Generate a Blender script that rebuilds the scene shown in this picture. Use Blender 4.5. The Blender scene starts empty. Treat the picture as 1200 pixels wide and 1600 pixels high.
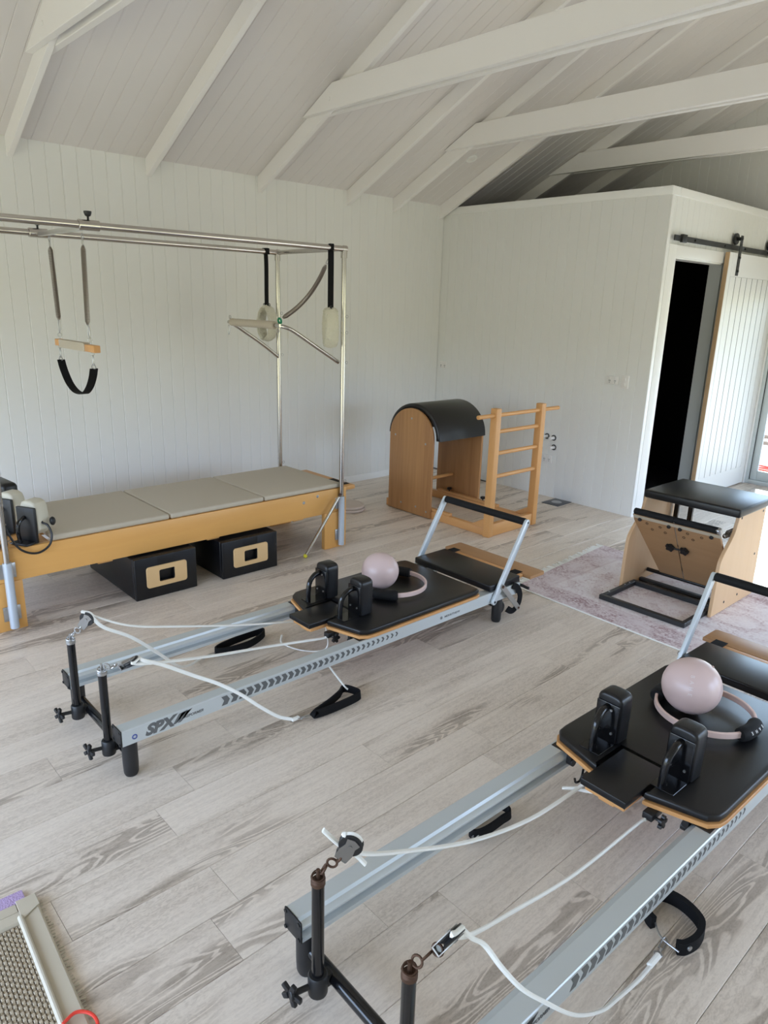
import bpy, bmesh, math, random
from mathutils import Vector, Matrix

# ------------------------------------------------------------------ camera, world, light, exposure
C = bpy.context.scene.collection
scene = bpy.context.scene
random.seed(7)
cam_data = bpy.data.cameras.new('camera')
cam = bpy.data.objects.new('camera', cam_data)
C.objects.link(cam)
cam_data.sensor_fit = 'AUTO'
cam_data.sensor_width = 36.0
cam_data.lens = 1111.96 / 1600 * 36.0
cam_data.clip_start = 0.02
_r = Vector((0.67245, 0.73961, 0.02797)); _u = Vector((-0.22604, 0.16923, 0.95931)); _f = Vector((-0.70478, 0.65141, -0.28098))
cam.matrix_world = Matrix(((_r.x, _u.x, -_f.x, 5.5957), (_r.y, _u.y, -_f.y, -5.9154), (_r.z, _u.z, -_f.z, 1.8166), (0, 0, 0, 1)))
scene.camera = cam

world = bpy.data.worlds.new('overcast_garden')
scene.world = world
world.use_nodes = True
wn = world.node_tree.nodes; wl = world.node_tree.links
wn.clear()
wo = wn.new('ShaderNodeOutputWorld'); wb = wn.new('ShaderNodeBackground')
wt = wn.new('ShaderNodeTexCoord'); wx = wn.new('ShaderNodeSeparateXYZ'); wr = wn.new('ShaderNodeValToRGB')
wm = wn.new('ShaderNodeMapRange')
wm.inputs['From Min'].default_value = -1; wm.inputs['From Max'].default_value = 1
wl.new(wt.outputs['Generated'], wx.inputs[0]); wl.new(wx.outputs['Z'], wm.inputs['Value'])
wl.new(wm.outputs['Result'], wr.inputs['Fac']); wl.new(wr.outputs['Color'], wb.inputs['Color']); wl.new(wb.outputs[0], wo.inputs['Surface'])
_cr = wr.color_ramp
_cr.elements[0].position = 0.0; _cr.elements[0].color = (0.30, 0.295, 0.205, 1)      # lawn
_cr.elements[1].position = 1.0; _cr.elements[1].color = (0.66, 0.84, 1.12, 1)      # zenith
for _p, _c in ((0.48, (0.37, 0.37, 0.255, 1)), (0.525, (0.37, 0.39, 0.27, 1)), (0.560, (0.92, 1.20, 1.70, 1)), (0.72, (0.79, 1.02, 1.42, 1))):
    _e = _cr.elements.new(_p); _e.color = _c
wb.inputs['Strength'].default_value = 6.1
sun_d = bpy.data.lights.new('hazy_sun', 'SUN'); sun_d.energy = 12.0; sun_d.angle = 0.03; sun_d.color = (1.0, 0.96, 0.9)
sun = bpy.data.objects.new('hazy_sun', sun_d); C.objects.link(sun)
sun.rotation_euler = Vector((0.38, -1.0, -0.60)).to_track_quat('-Z', 'Y').to_euler()

scene.view_settings.view_transform = 'Standard'
scene.view_settings.look = 'None'
scene.view_settings.gamma = 1.0
scene.view_settings.use_curve_mapping = False
scene.view_settings.exposure = 0.0
try:
    scene.cycles.max_bounces = 10; scene.cycles.diffuse_bounces = 6; scene.cycles.glossy_bounces = 4
    scene.cycles.transparent_max_bounces = 12
    scene.cycles.sample_clamp_indirect = 6.0
    scene.cycles.caustics_reflective = False; scene.cycles.caustics_refractive = False
except Exception:
    pass

# room dimensions (metres): long boarded wall at x = 0, partition at y = 0, gable at y = YG
H, S, RIDGE, XR, YG, YB = 2.819, 0.4823, 3.7, 7.4, 2.34, -8.4
W, HP = 2.5185, 2.798
GW0, GW1, GWT = 2.605, 5.6, 2.15            # glazed gable opening
RW = ((-3.0, -1.3), (-0.9, 1.8))   # glazed openings in the right wall
BW = (0.5, 6.4)                                # glazed opening in the back wall
def portal(loc, rot, sx, sy):
    d = bpy.data.lights.new('daylight_portal', 'AREA'); d.shape = 'RECTANGLE'; d.size = sx; d.size_y = sy
    d.cycles.is_portal = True
    o = bpy.data.objects.new('daylight_portal', d); o.location = loc; o.rotation_euler = rot; C.objects.link(o)
for a, b in RW:
    portal((XR + 0.14, (a + b) / 2, 1.1), (0, math.pi / 2, 0), 2.2, b - a)
portal(((BW[0] + BW[1]) / 2, YB - 0.14, 1.1), (math.pi / 2, 0, 0), BW[1] - BW[0], 2.2)
portal(((GW0 + GW1) / 2, YG + 0.22, 1.1), (-math.pi / 2, 0, 0), GW1 - GW0, 2.2)

# ------------------------------------------------------------------ helpers
def mesh_finish(me, angle=0.6):
    me.polygons.foreach_set('use_smooth', [True] * len(me.polygons))
    try: me.set_sharp_from_angle(angle=angle)
    except Exception: pass
def catmull(pts, n=6, closed=False):
    P = [Vector(p) for p in pts]; out = []; m = len(P)
    for i in range(m if closed else m - 1):
        p0 = P[(i - 1) % m] if closed or i > 0 else P[0] * 2 - P[1]
        p1 = P[i]; p2 = P[(i + 1) % m]
        p3 = P[(i + 2) % m] if closed or i + 2 < m else P[-1] * 2 - P[-2]
        for k in range(n):
            t = k / n
            out.append(0.5 * ((2 * p1) + (p2 - p0) * t + (2 * p0 - 5 * p1 + 4 * p2 - p3) * t * t + (3 * p1 - p0 - 3 * p2 + p3) * t ** 3))
    if not closed: out.append(P[-1])
    return out
class MB:
    def __init__(self): self.bm = bmesh.new()
    def box(self, a, b, bev=0, seg=2, mat=None):
        a = Vector(a); b = Vector(b); c = (a + b) / 2; s = b - a
        m = Matrix.Translation(c) @ Matrix.Diagonal((s.x, s.y, s.z, 1))
        if mat: m = mat @ m
        r = bmesh.ops.create_cube(self.bm, size=1, matrix=m)
        if bev:
            es = list({e for v in r['verts'] for e in v.link_edges})
            bmesh.ops.bevel(self.bm, geom=es, offset=bev, segments=seg, profile=0.5, affect='EDGES')
        return self
    def prism(self, poly, axis, a, b, bev=0, seg=2, mat=None):
        def P(p, w):
            v = {'x': (w, p[0], p[1]), 'y': (p[0], w, p[1]), 'z': (p[0], p[1], w)}[axis]
            return mat @ Vector(v) if mat else v
        A = [self.bm.verts.new(P(p, a)) for p in poly]; B = [self.bm.verts.new(P(p, b)) for p in poly]
        n = len(poly); fs = [self.bm.faces.new(A), self.bm.faces.new(list(reversed(B)))]
        for i in range(n): fs.append(self.bm.faces.new((A[(i + 1) % n], A[i], B[i], B[(i + 1) % n])))
        bmesh.ops.recalc_face_normals(self.bm, faces=fs)
        if bev:
            es = list({e for f in fs[:2] for e in f.edges})
            bmesh.ops.bevel(self.bm, geom=es, offset=bev, segments=seg, profile=0.5, affect='EDGES')
        return self
    def sweep(self, path, prof, up=(0, 0, 1), closed=False, caps=True, radii=None):
        P = [Vector(p) for p in path]; n = len(P); rings = []
        up = Vector(up); side = None
        for i in range(n):
            if closed: t = P[(i + 1) % n] - P[i - 1]
            else: t = P[min(i + 1, n - 1)] - P[max(i - 1, 0)]
            t.normalize()
            if side is None:
                s = t.cross(up)
                if s.length < 1e-4: s = t.cross(Vector((1, 0, 0)))
                s.normalize()
            else:
                s = side - t * side.dot(t)
                if s.length < 1e-5: s = side
                s.normalize()
            side = s; w = s.cross(t); k = radii[i] if radii else 1
            rings.append([self.bm.verts.new(P[i] + (s * a + w * b) * k) for a, b in prof])
        m = len(prof); fs = []
        for i in range(n if closed else n - 1):
            A = rings[i]; B = rings[(i + 1) % n]
            for j in range(m): fs.append(self.bm.faces.new((A[j], A[(j + 1) % m], B[(j + 1) % m], B[j])))
        if caps and not closed:
            fs.append(self.bm.faces.new(list(reversed(rings[0])))); fs.append(self.bm.faces.new(rings[-1]))
        bmesh.ops.recalc_face_normals(self.bm, faces=fs)
        return self
    def tube(self, path, r, seg=10, closed=False, radii=None, up=(0, 0, 1)):
        prof = [(r * math.cos(2 * math.pi * k / seg), r * math.sin(2 * math.pi * k / seg)) for k in range(seg)]
        return self.sweep(path, prof, up, closed, True, radii)
    def belt(self, path, w, t, up=(0, 0, 1), closed=False):
        return self.sweep(path, [(-w / 2, -t / 2), (w / 2, -t / 2), (w / 2, t / 2), (-w / 2, t / 2)], up, closed)
    def lathe(self, prof, seg=24, mat=None):
        rings = []; fs = []
        M = mat or Matrix()
        for r, z in prof:
            if r < 1e-6: rings.append([self.bm.verts.new(M @ Vector((0, 0, z)))])
            else: rings.append([self.bm.verts.new(M @ Vector((r * math.cos(2 * math.pi * k / seg), r * math.sin(2 * math.pi * k / seg), z))) for k in range(seg)])
        for A, B in zip(rings, rings[1:]):
            for k in range(seg):
                a, b, c, d = A[k % len(A)], A[(k + 1) % len(A)], B[(k + 1) % len(B)], B[k % len(B)]
                q = []
                for v in (a, b, c, d):
                    if v not in q: q.append(v)
                if len(q) > 2: fs.append(self.bm.faces.new(q))
        for R, rev in ((rings[0], True), (rings[-1], False)):
            if len(R) > 1: fs.append(self.bm.faces.new(list(reversed(R)) if rev else R))
        bmesh.ops.recalc_face_normals(self.bm, faces=fs)
        return self
    def cyl(self, a, b, r, seg=14, bev=0):
        a = Vector(a); b = Vector(b); L = (b - a).length
        q = (b - a).to_track_quat('Z', 'Y').to_matrix().to_4x4()
        pr = [(r, 0), (r, L)] if not bev else [(r - bev, 0), (r, bev), (r, L - bev), (r - bev, L)]
        return self.lathe(pr, seg, Matrix.Translation(a) @ q)
    def ball(self, c, r, u=24, v=14, sc=(1, 1, 1)):
        bmesh.ops.create_uvsphere(self.bm, u_segments=u, v_segments=v, radius=r, matrix=Matrix.Translation(c) @ Matrix.Diagonal((*sc, 1)))
        return self
    def torus(self, c, R, r, axis=(0, 0, 1), seg=24, pseg=8, a0=0, a1=2 * math.pi):
        q = Vector(axis).to_track_quat('Z', 'Y').to_matrix()
        full = abs(a1 - a0 - 2 * math.pi) < 1e-6
        n = seg if full else seg + 1
        pts = [Vector(c) + q @ Vector((R * math.cos(a0 + (a1 - a0) * k / seg), R * math.sin(a0 + (a1 - a0) * k / seg), 0)) for k in range(n)]
        return self.tube(pts, r, pseg, closed=full, up=q @ Vector((0, 0, 1)))
    def mesh(self, name, off=(0, 0, 0), angle=0.6):
        if off != (0, 0, 0): bmesh.ops.translate(self.bm, verts=self.bm.verts, vec=-Vector(off))
        me = bpy.data.meshes.new(name); self.bm.to_mesh(me); self.bm.free(); mesh_finish(me, angle)
        return me
    def build(self, name, mat, parent=None, off=(0, 0, 0), label=None, angle=0.6):
        o = bpy.data.objects.new(name, self.mesh(name, off, angle)); C.objects.link(o)
        if mat: o.data.materials.append(mat)
        if parent: o.parent = parent
        if label: o['label'] = label
        return o
def place(name, me, parent=None, loc=(0, 0, 0), rotz=0, mat=None):
    o = bpy.data.objects.new(name, me); C.objects.link(o); o.location = loc; o.rotation_euler[2] = rotz
    if mat and not me.materials: me.materials.append(mat)
    if parent: o.parent = parent
    return o
def thing(name, label, cat, loc=(0, 0, 0), rotz=0, group=None):
    o = bpy.data.objects.new(name, None); C.objects.link(o); o.empty_display_size = 0.1
    o.location = loc; o.rotation_euler = (0, 0, rotz); o['label'] = label; o['category'] = cat
    if group: o['group'] = group
    return o
def tag(o, label, cat, group=None):
    o['label'] = label; o['category'] = cat
    if group: o['group'] = group
    return o
def structure(o): o['kind'] = 'structure'; return o
def stuff(o): o['kind'] = 'stuff'; return o
def dup(o, parent):
    c = o.copy(); C.objects.link(c); c.parent = parent
    for ch in list(o.children): dup(ch, c)
    return c
def lettering(text, size, M, name, mat, parent, shear=0, bold=0, depth=0.0004, sx=1, off=(0, 0, 0), space=1, align='LEFT'):
    cu = bpy.data.curves.new('lettering', 'FONT'); cu.body = text; cu.size = size; cu.shear = shear; cu.offset = bold
    cu.extrude = depth; cu.space_character = space; cu.align_x = align; cu.resolution_u = 3
    t = bpy.data.objects.new('lettering', cu); C.objects.link(t)
    me = bpy.data.meshes.new_from_object(t.evaluated_get(bpy.context.evaluated_depsgraph_get()))
    bpy.data.objects.remove(t); bpy.data.curves.remove(cu)
    me.transform(Matrix.Translation(-Vector(off)) @ M @ Matrix.Diagonal((sx, 1, 1, 1)))
    me.materials.clear(); me.materials.append(mat)
    o = bpy.data.objects.new(name, me); C.objects.link(o)
    if parent: o.parent = parent
    return o
def axes(o, x, y, z):
    return Matrix(((x[0], y[0], z[0], o[0]), (x[1], y[1], z[1], o[1]), (x[2], y[2], z[2], o[2]), (0, 0, 0, 1)))

# ------------------------------------------------------------------ materials
def mat(name, col, rough=0.5, metal=0.0, spec=0.5, bump=None, vary=None, coat=0, sheen=0):
    """bump=(scale,strength,dist,detail); vary=(scale, colour2, amount, stretch)"""
    m = bpy.data.materials.new(name); m.use_nodes = True
    nt = m.node_tree; b = nt.nodes['Principled BSDF']
    b.inputs['Base Color'].default_value = (*col, 1); b.inputs['Roughness'].default_value = rough
    b.inputs['Metallic'].default_value = metal; b.inputs['Specular IOR Level'].default_value = spec
    if coat: b.inputs['Coat Weight'].default_value = coat; b.inputs['Coat Roughness'].default_value = 0.15
    if sheen: b.inputs['Sheen Weight'].default_value = sheen
    tc = nt.nodes.new('ShaderNodeTexCoord')
    if vary:
        sc, c2, amt, st = vary
        mp = nt.nodes.new('ShaderNodeMapping'); mp.inputs['Scale'].default_value = st
        n = nt.nodes.new('ShaderNodeTexNoise'); n.inputs['Scale'].default_value = sc; n.inputs['Detail'].default_value = 5
        r = nt.nodes.new('ShaderNodeValToRGB'); r.color_ramp.elements[0].position = 0.35; r.color_ramp.elements[1].position = 0.7
        x = nt.nodes.new('ShaderNodeMix'); x.data_type = 'RGBA'
        x.inputs[6].default_value = (*col, 1); x.inputs[7].default_value = (*c2, 1)
        k = nt.nodes.new('ShaderNodeMath'); k.operation = 'MULTIPLY'; k.inputs[1].default_value = amt
        L = nt.links
        L.new(tc.outputs['Object'], mp.inputs[0]); L.new(mp.outputs[0], n.inputs['Vector']); L.new(n.outputs['Fac'], r.inputs[0])
        L.new(r.outputs[0], k.inputs[0]); L.new(k.outputs[0], x.inputs[0]); L.new(x.outputs[2], b.inputs['Base Color'])
    if bump:
        sc, stg, dist, det = bump
        n = nt.nodes.new('ShaderNodeTexNoise'); n.inputs['Scale'].default_value = sc; n.inputs['Detail'].default_value = det
        bp = nt.nodes.new('ShaderNodeBump'); bp.inputs['Strength'].default_value = stg; bp.inputs['Distance'].default_value = dist
        nt.links.new(tc.outputs['Object'], n.inputs['Vector']); nt.links.new(n.outputs['Fac'], bp.inputs['Height']); nt.links.new(bp.outputs[0], b.inputs['Normal'])
    return m
def wood(name, light, dark, scale=(30, 2.2, 30), rough=0.42, rings=2.0, amount=0.6, coat=0.0, spec=0.4):
    m = bpy.data.materials.new(name); m.use_nodes = True
    nt = m.node_tree; L = nt.links; b = nt.nodes['Principled BSDF']
    b.inputs['Roughness'].default_value = rough; b.inputs['Specular IOR Level'].default_value = spec
    if coat: b.inputs['Coat Weight'].default_value = coat; b.inputs['Coat Roughness'].default_value = 0.25
    tc = nt.nodes.new('ShaderNodeTexCoord'); oi = nt.nodes.new('ShaderNodeObjectInfo')
    mp = nt.nodes.new('ShaderNodeMapping'); mp.inputs['Scale'].default_value = scale
    ad = nt.nodes.new('ShaderNodeVectorMath'); ad.operation = 'ADD'
    sc = nt.nodes.new('ShaderNodeVectorMath'); sc.operation = 'SCALE'; sc.inputs[0].default_value = (37, 53, 71)
    n1 = nt.nodes.new('ShaderNodeTexNoise'); n1.inputs['Scale'].default_value = 1; n1.inputs['Detail'].default_value = 6; n1.inputs['Distortion'].default_value = 0.6
    mp2 = nt.nodes.new('ShaderNodeMapping'); mp2.inputs['Scale'].default_value = tuple(s * 0.16 for s in scale)
    n2 = nt.nodes.new('ShaderNodeTexNoise'); n2.inputs['Scale'].default_value = 1; n2.inputs['Detail'].default_value = 2
    ml = nt.nodes.new('ShaderNodeMath'); ml.operation = 'MULTIPLY'; ml.inputs[1].default_value = rings * 6
    sn = nt.nodes.new('ShaderNodeMath'); sn.operation = 'SINE'
    mr = nt.nodes.new('ShaderNodeMapRange'); mr.inputs['From Min'].default_value = -1; mr.inputs['From Max'].default_value = 1
    mx = nt.nodes.new('ShaderNodeMath'); mx.operation = 'MULTIPLY_ADD'; mx.inputs[1].default_value = 0.45
    cr = nt.nodes.new('ShaderNodeMix'); cr.data_type = 'RGBA'; cr.inputs[6].default_value = (*light, 1); cr.inputs[7].default_value = (*dark, 1)
    am = nt.nodes.new('ShaderNodeMath'); am.operation = 'MULTIPLY'; am.inputs[1].default_value = amount; am.use_clamp = True
    L.new(oi.outputs['Random'], sc.inputs['Scale']); L.new(tc.outputs['Object'], mp.inputs[0]); L.new(tc.outputs['Object'], mp2.inputs[0])
    L.new(mp.outputs[0], ad.inputs[0]); L.new(sc.outputs[0], ad.inputs[1]); L.new(ad.outputs[0], n1.inputs['Vector'])
    ad2 = nt.nodes.new('ShaderNodeVectorMath'); ad2.operation = 'ADD'
    L.new(mp2.outputs[0], ad2.inputs[0]); L.new(sc.outputs[0], ad2.inputs[1]); L.new(ad2.outputs[0], n2.inputs['Vector'])
    L.new(n2.outputs['Fac'], ml.inputs[0]); L.new(ml.outputs[0], sn.inputs[0]); L.new(sn.outputs[0], mr.inputs['Value'])
    L.new(mr.outputs[0], mx.inputs[0]); L.new(n1.outputs['Fac'], mx.inputs[2]); L.new(mx.outputs[0], am.inputs[0]); L.new(am.outputs[0], cr.inputs[0])
    L.new(cr.outputs[2], b.inputs['Base Color'])
    return m
M = {}
M['wall'] = mat('white_wall_paint', (0.80, 0.80, 0.77), 0.42, bump=(60, 0.05, 0.001, 3))
M['roof'] = mat('white_ceiling_paint', (0.75, 0.715, 0.70), 0.5, bump=(60, 0.05, 0.001, 3))
M['beam'] = mat('white_beam_paint', (0.86, 0.835, 0.815), 0.4)
M['trim'] = mat('white_gloss_trim', (0.86, 0.86, 0.84), 0.3)
M['black_vinyl'] = mat('black_vinyl', (0.007, 0.007, 0.008), 0.33, spec=0.42, bump=(420, 0.15, 0.0005, 3))
M['black_foam'] = mat('black_foam', (0.008, 0.008, 0.009), 0.75, spec=0.3, bump=(500, 0.4, 0.0008, 2))
M['black_gloss'] = mat('black_powder_coat', (0.005, 0.005, 0.006), 0.16, spec=0.5)
M['black_plastic'] = mat('black_plastic', (0.010, 0.010, 0.011), 0.45)
M['black_web'] = mat('black_webbing', (0.007, 0.007, 0.008), 0.8, spec=0.2, bump=(700, 0.5, 0.0008, 1))
M['alu'] = mat('brushed_aluminium', (0.60, 0.645, 0.655), 0.42, metal=0.45, bump=(900, 0.02, 0.0003, 1))
M['arm'] = mat('silver_painted_bar', (0.62, 0.68, 0.72), 0.35, metal=0.4)
M['chrome'] = mat('polished_steel', (0.55, 0.52, 0.48), 0.17, metal=1.0)
M['steel'] = mat('zinc_steel', (0.46, 0.46, 0.46), 0.3, metal=0.9)
M['galv'] = mat('grey_bracket_paint', (0.55, 0.62, 0.70), 0.35, metal=0.4)
M['rust'] = mat('rusty_steel', (0.10, 0.055, 0.035), 0.6, metal=0.6)
M['rope'] = mat('white_cord', (0.90, 0.90, 0.86), 0.75, spec=0.2, bump=(600, 0.5, 0.001, 1))
M['pink'] = mat('pale_pink_vinyl', (0.66, 0.50, 0.475), 0.3, spec=0.5)
M['pinkring'] = mat('pale_pink_plastic', (0.74, 0.55, 0.50), 0.35)
M['beige'] = mat('beige_vinyl', (0.50, 0.435, 0.335), 0.5, bump=(350, 0.2, 0.0006, 3))
M['beige_dark'] = mat('beige_vinyl_worn', (0.40, 0.36, 0.28), 0.5, bump=(350, 0.2, 0.0006, 3))
M['maple'] = wood('golden_maple', (0.76, 0.41, 0.125), (0.62, 0.30, 0.08), (24, 1.6, 24), 0.35, 1.4, 0.55)
M['birch'] = wood('orange_birch_ply', (0.56, 0.30, 0.12), (0.30, 0.135, 0.05), (30, 30, 1.4), 0.42, 1.2, 0.85)
M['beech'] = wood('honey_beech', (0.72, 0.385, 0.145), (0.56, 0.27, 0.09), (40, 40, 2), 0.4, 1.0, 0.5)
M['beechx'] = wood('honey_beech_long', (0.70, 0.37, 0.145), (0.54, 0.26, 0.09), (2, 40, 40), 0.4, 1.0, 0.5)
M['ply'] = wood('pale_maple_ply', (0.66, 0.44, 0.255), (0.55, 0.34, 0.18), (22, 22, 1.5), 0.42, 1.0, 0.5)
M['plyx'] = wood('tan_ply_board', (0.42, 0.25, 0.125), (0.31, 0.17, 0.08), (1.6, 30, 30), 0.45, 1.0, 0.6)
M['plate_wood'] = wood('pale_box_plate', (0.74, 0.50, 0.25), (0.64, 0.40, 0.18), (22, 2, 22), 0.4, 1.0, 0.4)
M['fleece'] = mat('cream_fleece', (0.75, 0.72, 0.58), 0.95, spec=0.1, bump=(160, 1.0, 0.006, 4), sheen=0.4)
M['print'] = mat('grey_print', (0.12, 0.125, 0.125), 0.5)
M['print_blue'] = mat('blue_print', (0.09, 0.12, 0.33), 0.5)
M['print_white'] = mat('white_print', (0.85, 0.85, 0.85), 0.5)
M['yellow'] = mat('yellow_tip', (0.75, 0.65, 0.03), 0.4)
M['green'] = mat('green_ring', (0.02, 0.25, 0.12), 0.3, metal=0.5)
M['red'] = mat('red_cord', (0.75, 0.05, 0.03), 0.4)
M['socket'] = mat('white_switch_plastic', (0.82, 0.80, 0.77), 0.3)
M['dark_lining'] = mat('near_black_lining', (0.010, 0.010, 0.011), 0.6, spec=0.15)  # even near-black colour for the enclosed room's inner faces
M['grey_reveal'] = mat('grey_reveal_paint', (0.55, 0.57, 0.55), 0.5)
M['door_white'] = mat('white_door_paint', (0.84, 0.84, 0.82), 0.4)
M['raw_pine'] = wood('raw_pine_edge', (0.60, 0.42, 0.25), (0.48, 0.31, 0.17), (30, 30, 2), 0.6, 1.0, 0.5)
M['rail_black'] = mat('charcoal_steel', (0.022, 0.024, 0.026), 0.35, metal=0.3)
M['win_alu'] = mat('pale_grey_window_frame', (0.55, 0.60, 0.60), 0.35, metal=0.2)
M['seal'] = mat('rubber_seal_and_groove_shade', (0.006, 0.006, 0.006), 0.6)  # window seals, and the painted shade in the barn door grooves
M['concrete'] = mat('pale_concrete', (0.62, 0.60, 0.58), 0.8, vary=(6, (0.5, 0.48, 0.46), 0.6, (1, 1, 1)))
M['rail_brown'] = mat('brown_rail', (0.12, 0.08, 0.06), 0.5)
M['floor_grey'] = mat('dark_grey_floor_plate', (0.085, 0.09, 0.10), 0.4, metal=0.4)
M['disc'] = mat('pale_pink_beige_disc', (0.60, 0.50, 0.42), 0.5)
M['linen'] = mat('beige_vinyl_border', (0.54, 0.475, 0.365), 0.5, bump=(300, 0.2, 0.0008, 3))
M['lilac'] = mat('lilac_weave', (0.60, 0.45, 0.75), 0.8, bump=(260, 1.0, 0.003, 1))
def glass_mat():
    m = bpy.data.materials.new('window_glass'); m.use_nodes = True; nt = m.node_tree; nt.nodes.clear()
    o = nt.nodes.new('ShaderNodeOutputMaterial'); t = nt.nodes.new('ShaderNodeBsdfTransparent'); g = nt.nodes.new('ShaderNodeBsdfGlossy')
    t.inputs[0].default_value = (0.93, 0.96, 0.94, 1); g.inputs['Roughness'].default_value = 0.02
    f = nt.nodes.new('ShaderNodeFresnel'); f.inputs[0].default_value = 1.45; x = nt.nodes.new('ShaderNodeMixShader')
    nt.links.new(f.outputs[0], x.inputs[0]); nt.links.new(t.outputs[0], x.inputs[1]); nt.links.new(g.outputs[0], x.inputs[2]); nt.links.new(x.outputs[0], o.inputs[0])
    return m
M['glass'] = glass_mat()
def floor_mat():
    m = bpy.data.materials.new('limed_oak_plank'); m.use_nodes = True; nt = m.node_tree; L = nt.links; b = nt.nodes['Principled BSDF']
    N = nt.nodes.new
    tc = N('ShaderNodeTexCoord'); oi = N('ShaderNodeObjectInfo')
    off = N('ShaderNodeVectorMath'); off.operation = 'SCALE'; off.inputs[0].default_value = (31, 57, 83); L.new(oi.outputs['Random'], off.inputs['Scale'])
    P = N('ShaderNodeVectorMath'); P.operation = 'ADD'; L.new(tc.outputs['Object'], P.inputs[0]); L.new(off.outputs[0], P.inputs[1])
    def noise(scale, detail, dist=0, rough=0.55):
        mp = N('ShaderNodeMapping'); mp.inputs['Scale'].default_value = scale; L.new(P.outputs[0], mp.inputs[0])
        n = N('ShaderNodeTexNoise'); n.inputs['Scale'].default_value = 1; n.inputs['Detail'].default_value = detail
        n.inputs['Distortion'].default_value = dist; n.inputs['Roughness'].default_value = rough; L.new(mp.outputs[0], n.inputs['Vector']); return n.outputs['Fac']
    def ma(op, a, b_=None, c=None):
        k = N('ShaderNodeMath'); k.operation = op
        for i, v in enumerate((a, b_, c)):
            if v is None: continue
            if isinstance(v, (int, float)): k.inputs[i].default_value = v
            else: L.new(v, k.inputs[i])
        return k.outputs[0]
    def ramp(v, a, c):
        k = N('ShaderNodeMapRange'); k.inputs['From Min'].default_value = a; k.inputs['From Max'].default_value = c; k.interpolation_type = 'SMOOTHSTEP'; L.new(v, k.inputs['Value']); return k.outputs[0]
    field = noise((8.5, 1.25, 1), 2.2, 0.7, 0.45)
    ring = ramp(ma('SINE', ma('ADD', ma('MULTIPLY', field, 95.0), ma('MULTIPLY', noise((40, 6, 1), 3, 0.5), 3.0))), -0.1, 0.85)
    patch = ramp(noise((5.2, 0.75, 1), 2.5, 0.5), 0.53, 0.63)          # where the open cathedral grain shows
    streak = ramp(noise((70, 2.2, 1), 4, 0.35), 0.40, 0.66)
    cloud = ramp(noise((6, 1.1, 1), 4, 0.8), 0.36, 0.64)
    fleck = ramp(noise((120, 45, 1), 4, 1.2), 0.40, 0.66)
    k = ma('MULTIPLY', patch, ma('SUBTRACT', 0.52, ma('MULTIPLY', ring, 0.46)))
    k = ma('ADD', k, ma('MULTIPLY', streak, 0.11)); k = ma('ADD', k, ma('MULTIPLY', cloud, 0.12))
    k = ma('ADD', k, ma('MULTIPLY', fleck, ma('ADD', 0.11, ma('MULTIPLY', cloud, 0.10)))); k = ma('ADD', k, ma('MULTIPLY', oi.outputs['Random'], 0.08))
    cr = N('ShaderNodeValToRGB'); L.new(k, cr.inputs[0])
    cr.color_ramp.elements[0].color = (0.82, 0.725, 0.62, 1); cr.color_ramp.elements[1].color = (0.27, 0.22, 0.175, 1)
    e = cr.color_ramp.elements.new(0.45); e.color = (0.56, 0.475, 0.39, 1)
    L.new(cr.outputs[0], b.inputs['Base Color'])
    b.inputs['Roughness'].default_value = 0.42; b.inputs['Specular IOR Level'].default_value = 0.45
    bp = N('ShaderNodeBump'); bp.inputs['Strength'].default_value = 0.12; bp.inputs['Distance'].default_value = 0.001
    L.new(k, bp.inputs['Height']); L.new(bp.outputs[0], b.inputs['Normal'])
    return m
M['floor'] = floor_mat()
M['maple_v'] = wood('golden_maple_upright', (0.76, 0.41, 0.125), (0.62, 0.30, 0.08), (24, 24, 1.8), 0.35, 1.4, 0.55)
M['maple_x'] = wood('golden_maple_cross', (0.66, 0.35, 0.12), (0.52, 0.25, 0.08), (1.8, 24, 24), 0.38, 1.4, 0.55)
M['beech_y'] = wood('honey_beech_rung', (0.72, 0.385, 0.145), (0.56, 0.27, 0.09), (40, 2, 40), 0.4, 1.0, 0.5)
M['chrome_light'] = mat('light_steel_bar', (0.62, 0.62, 0.60), 0.3, metal=0.9)
M['spring'] = mat('bronze_grey_spring', (0.26, 0.22, 0.19), 0.35, metal=0.85)
M['beige_light'] = mat('cream_vinyl', (0.60, 0.56, 0.45), 0.45, bump=(350, 0.2, 0.0006, 3))
M['black_vinyl_smooth'] = mat('black_vinyl_taut', (0.006, 0.006, 0.007), 0.34, spec=0.5, bump=(420, 0.15, 0.0005, 3))
M['frame_black'] = mat('black_painted_steel', (0.02, 0.021, 0.022), 0.4)
M['weave'] = mat('beige_weave', (0.47, 0.39, 0.28), 0.8)
M['weave_dark'] = mat('brown_warp', (0.20, 0.165, 0.12), 0.9)
M['linen_light'] = mat('light_beige_piping', (0.60, 0.545, 0.44), 0.55)
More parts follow.
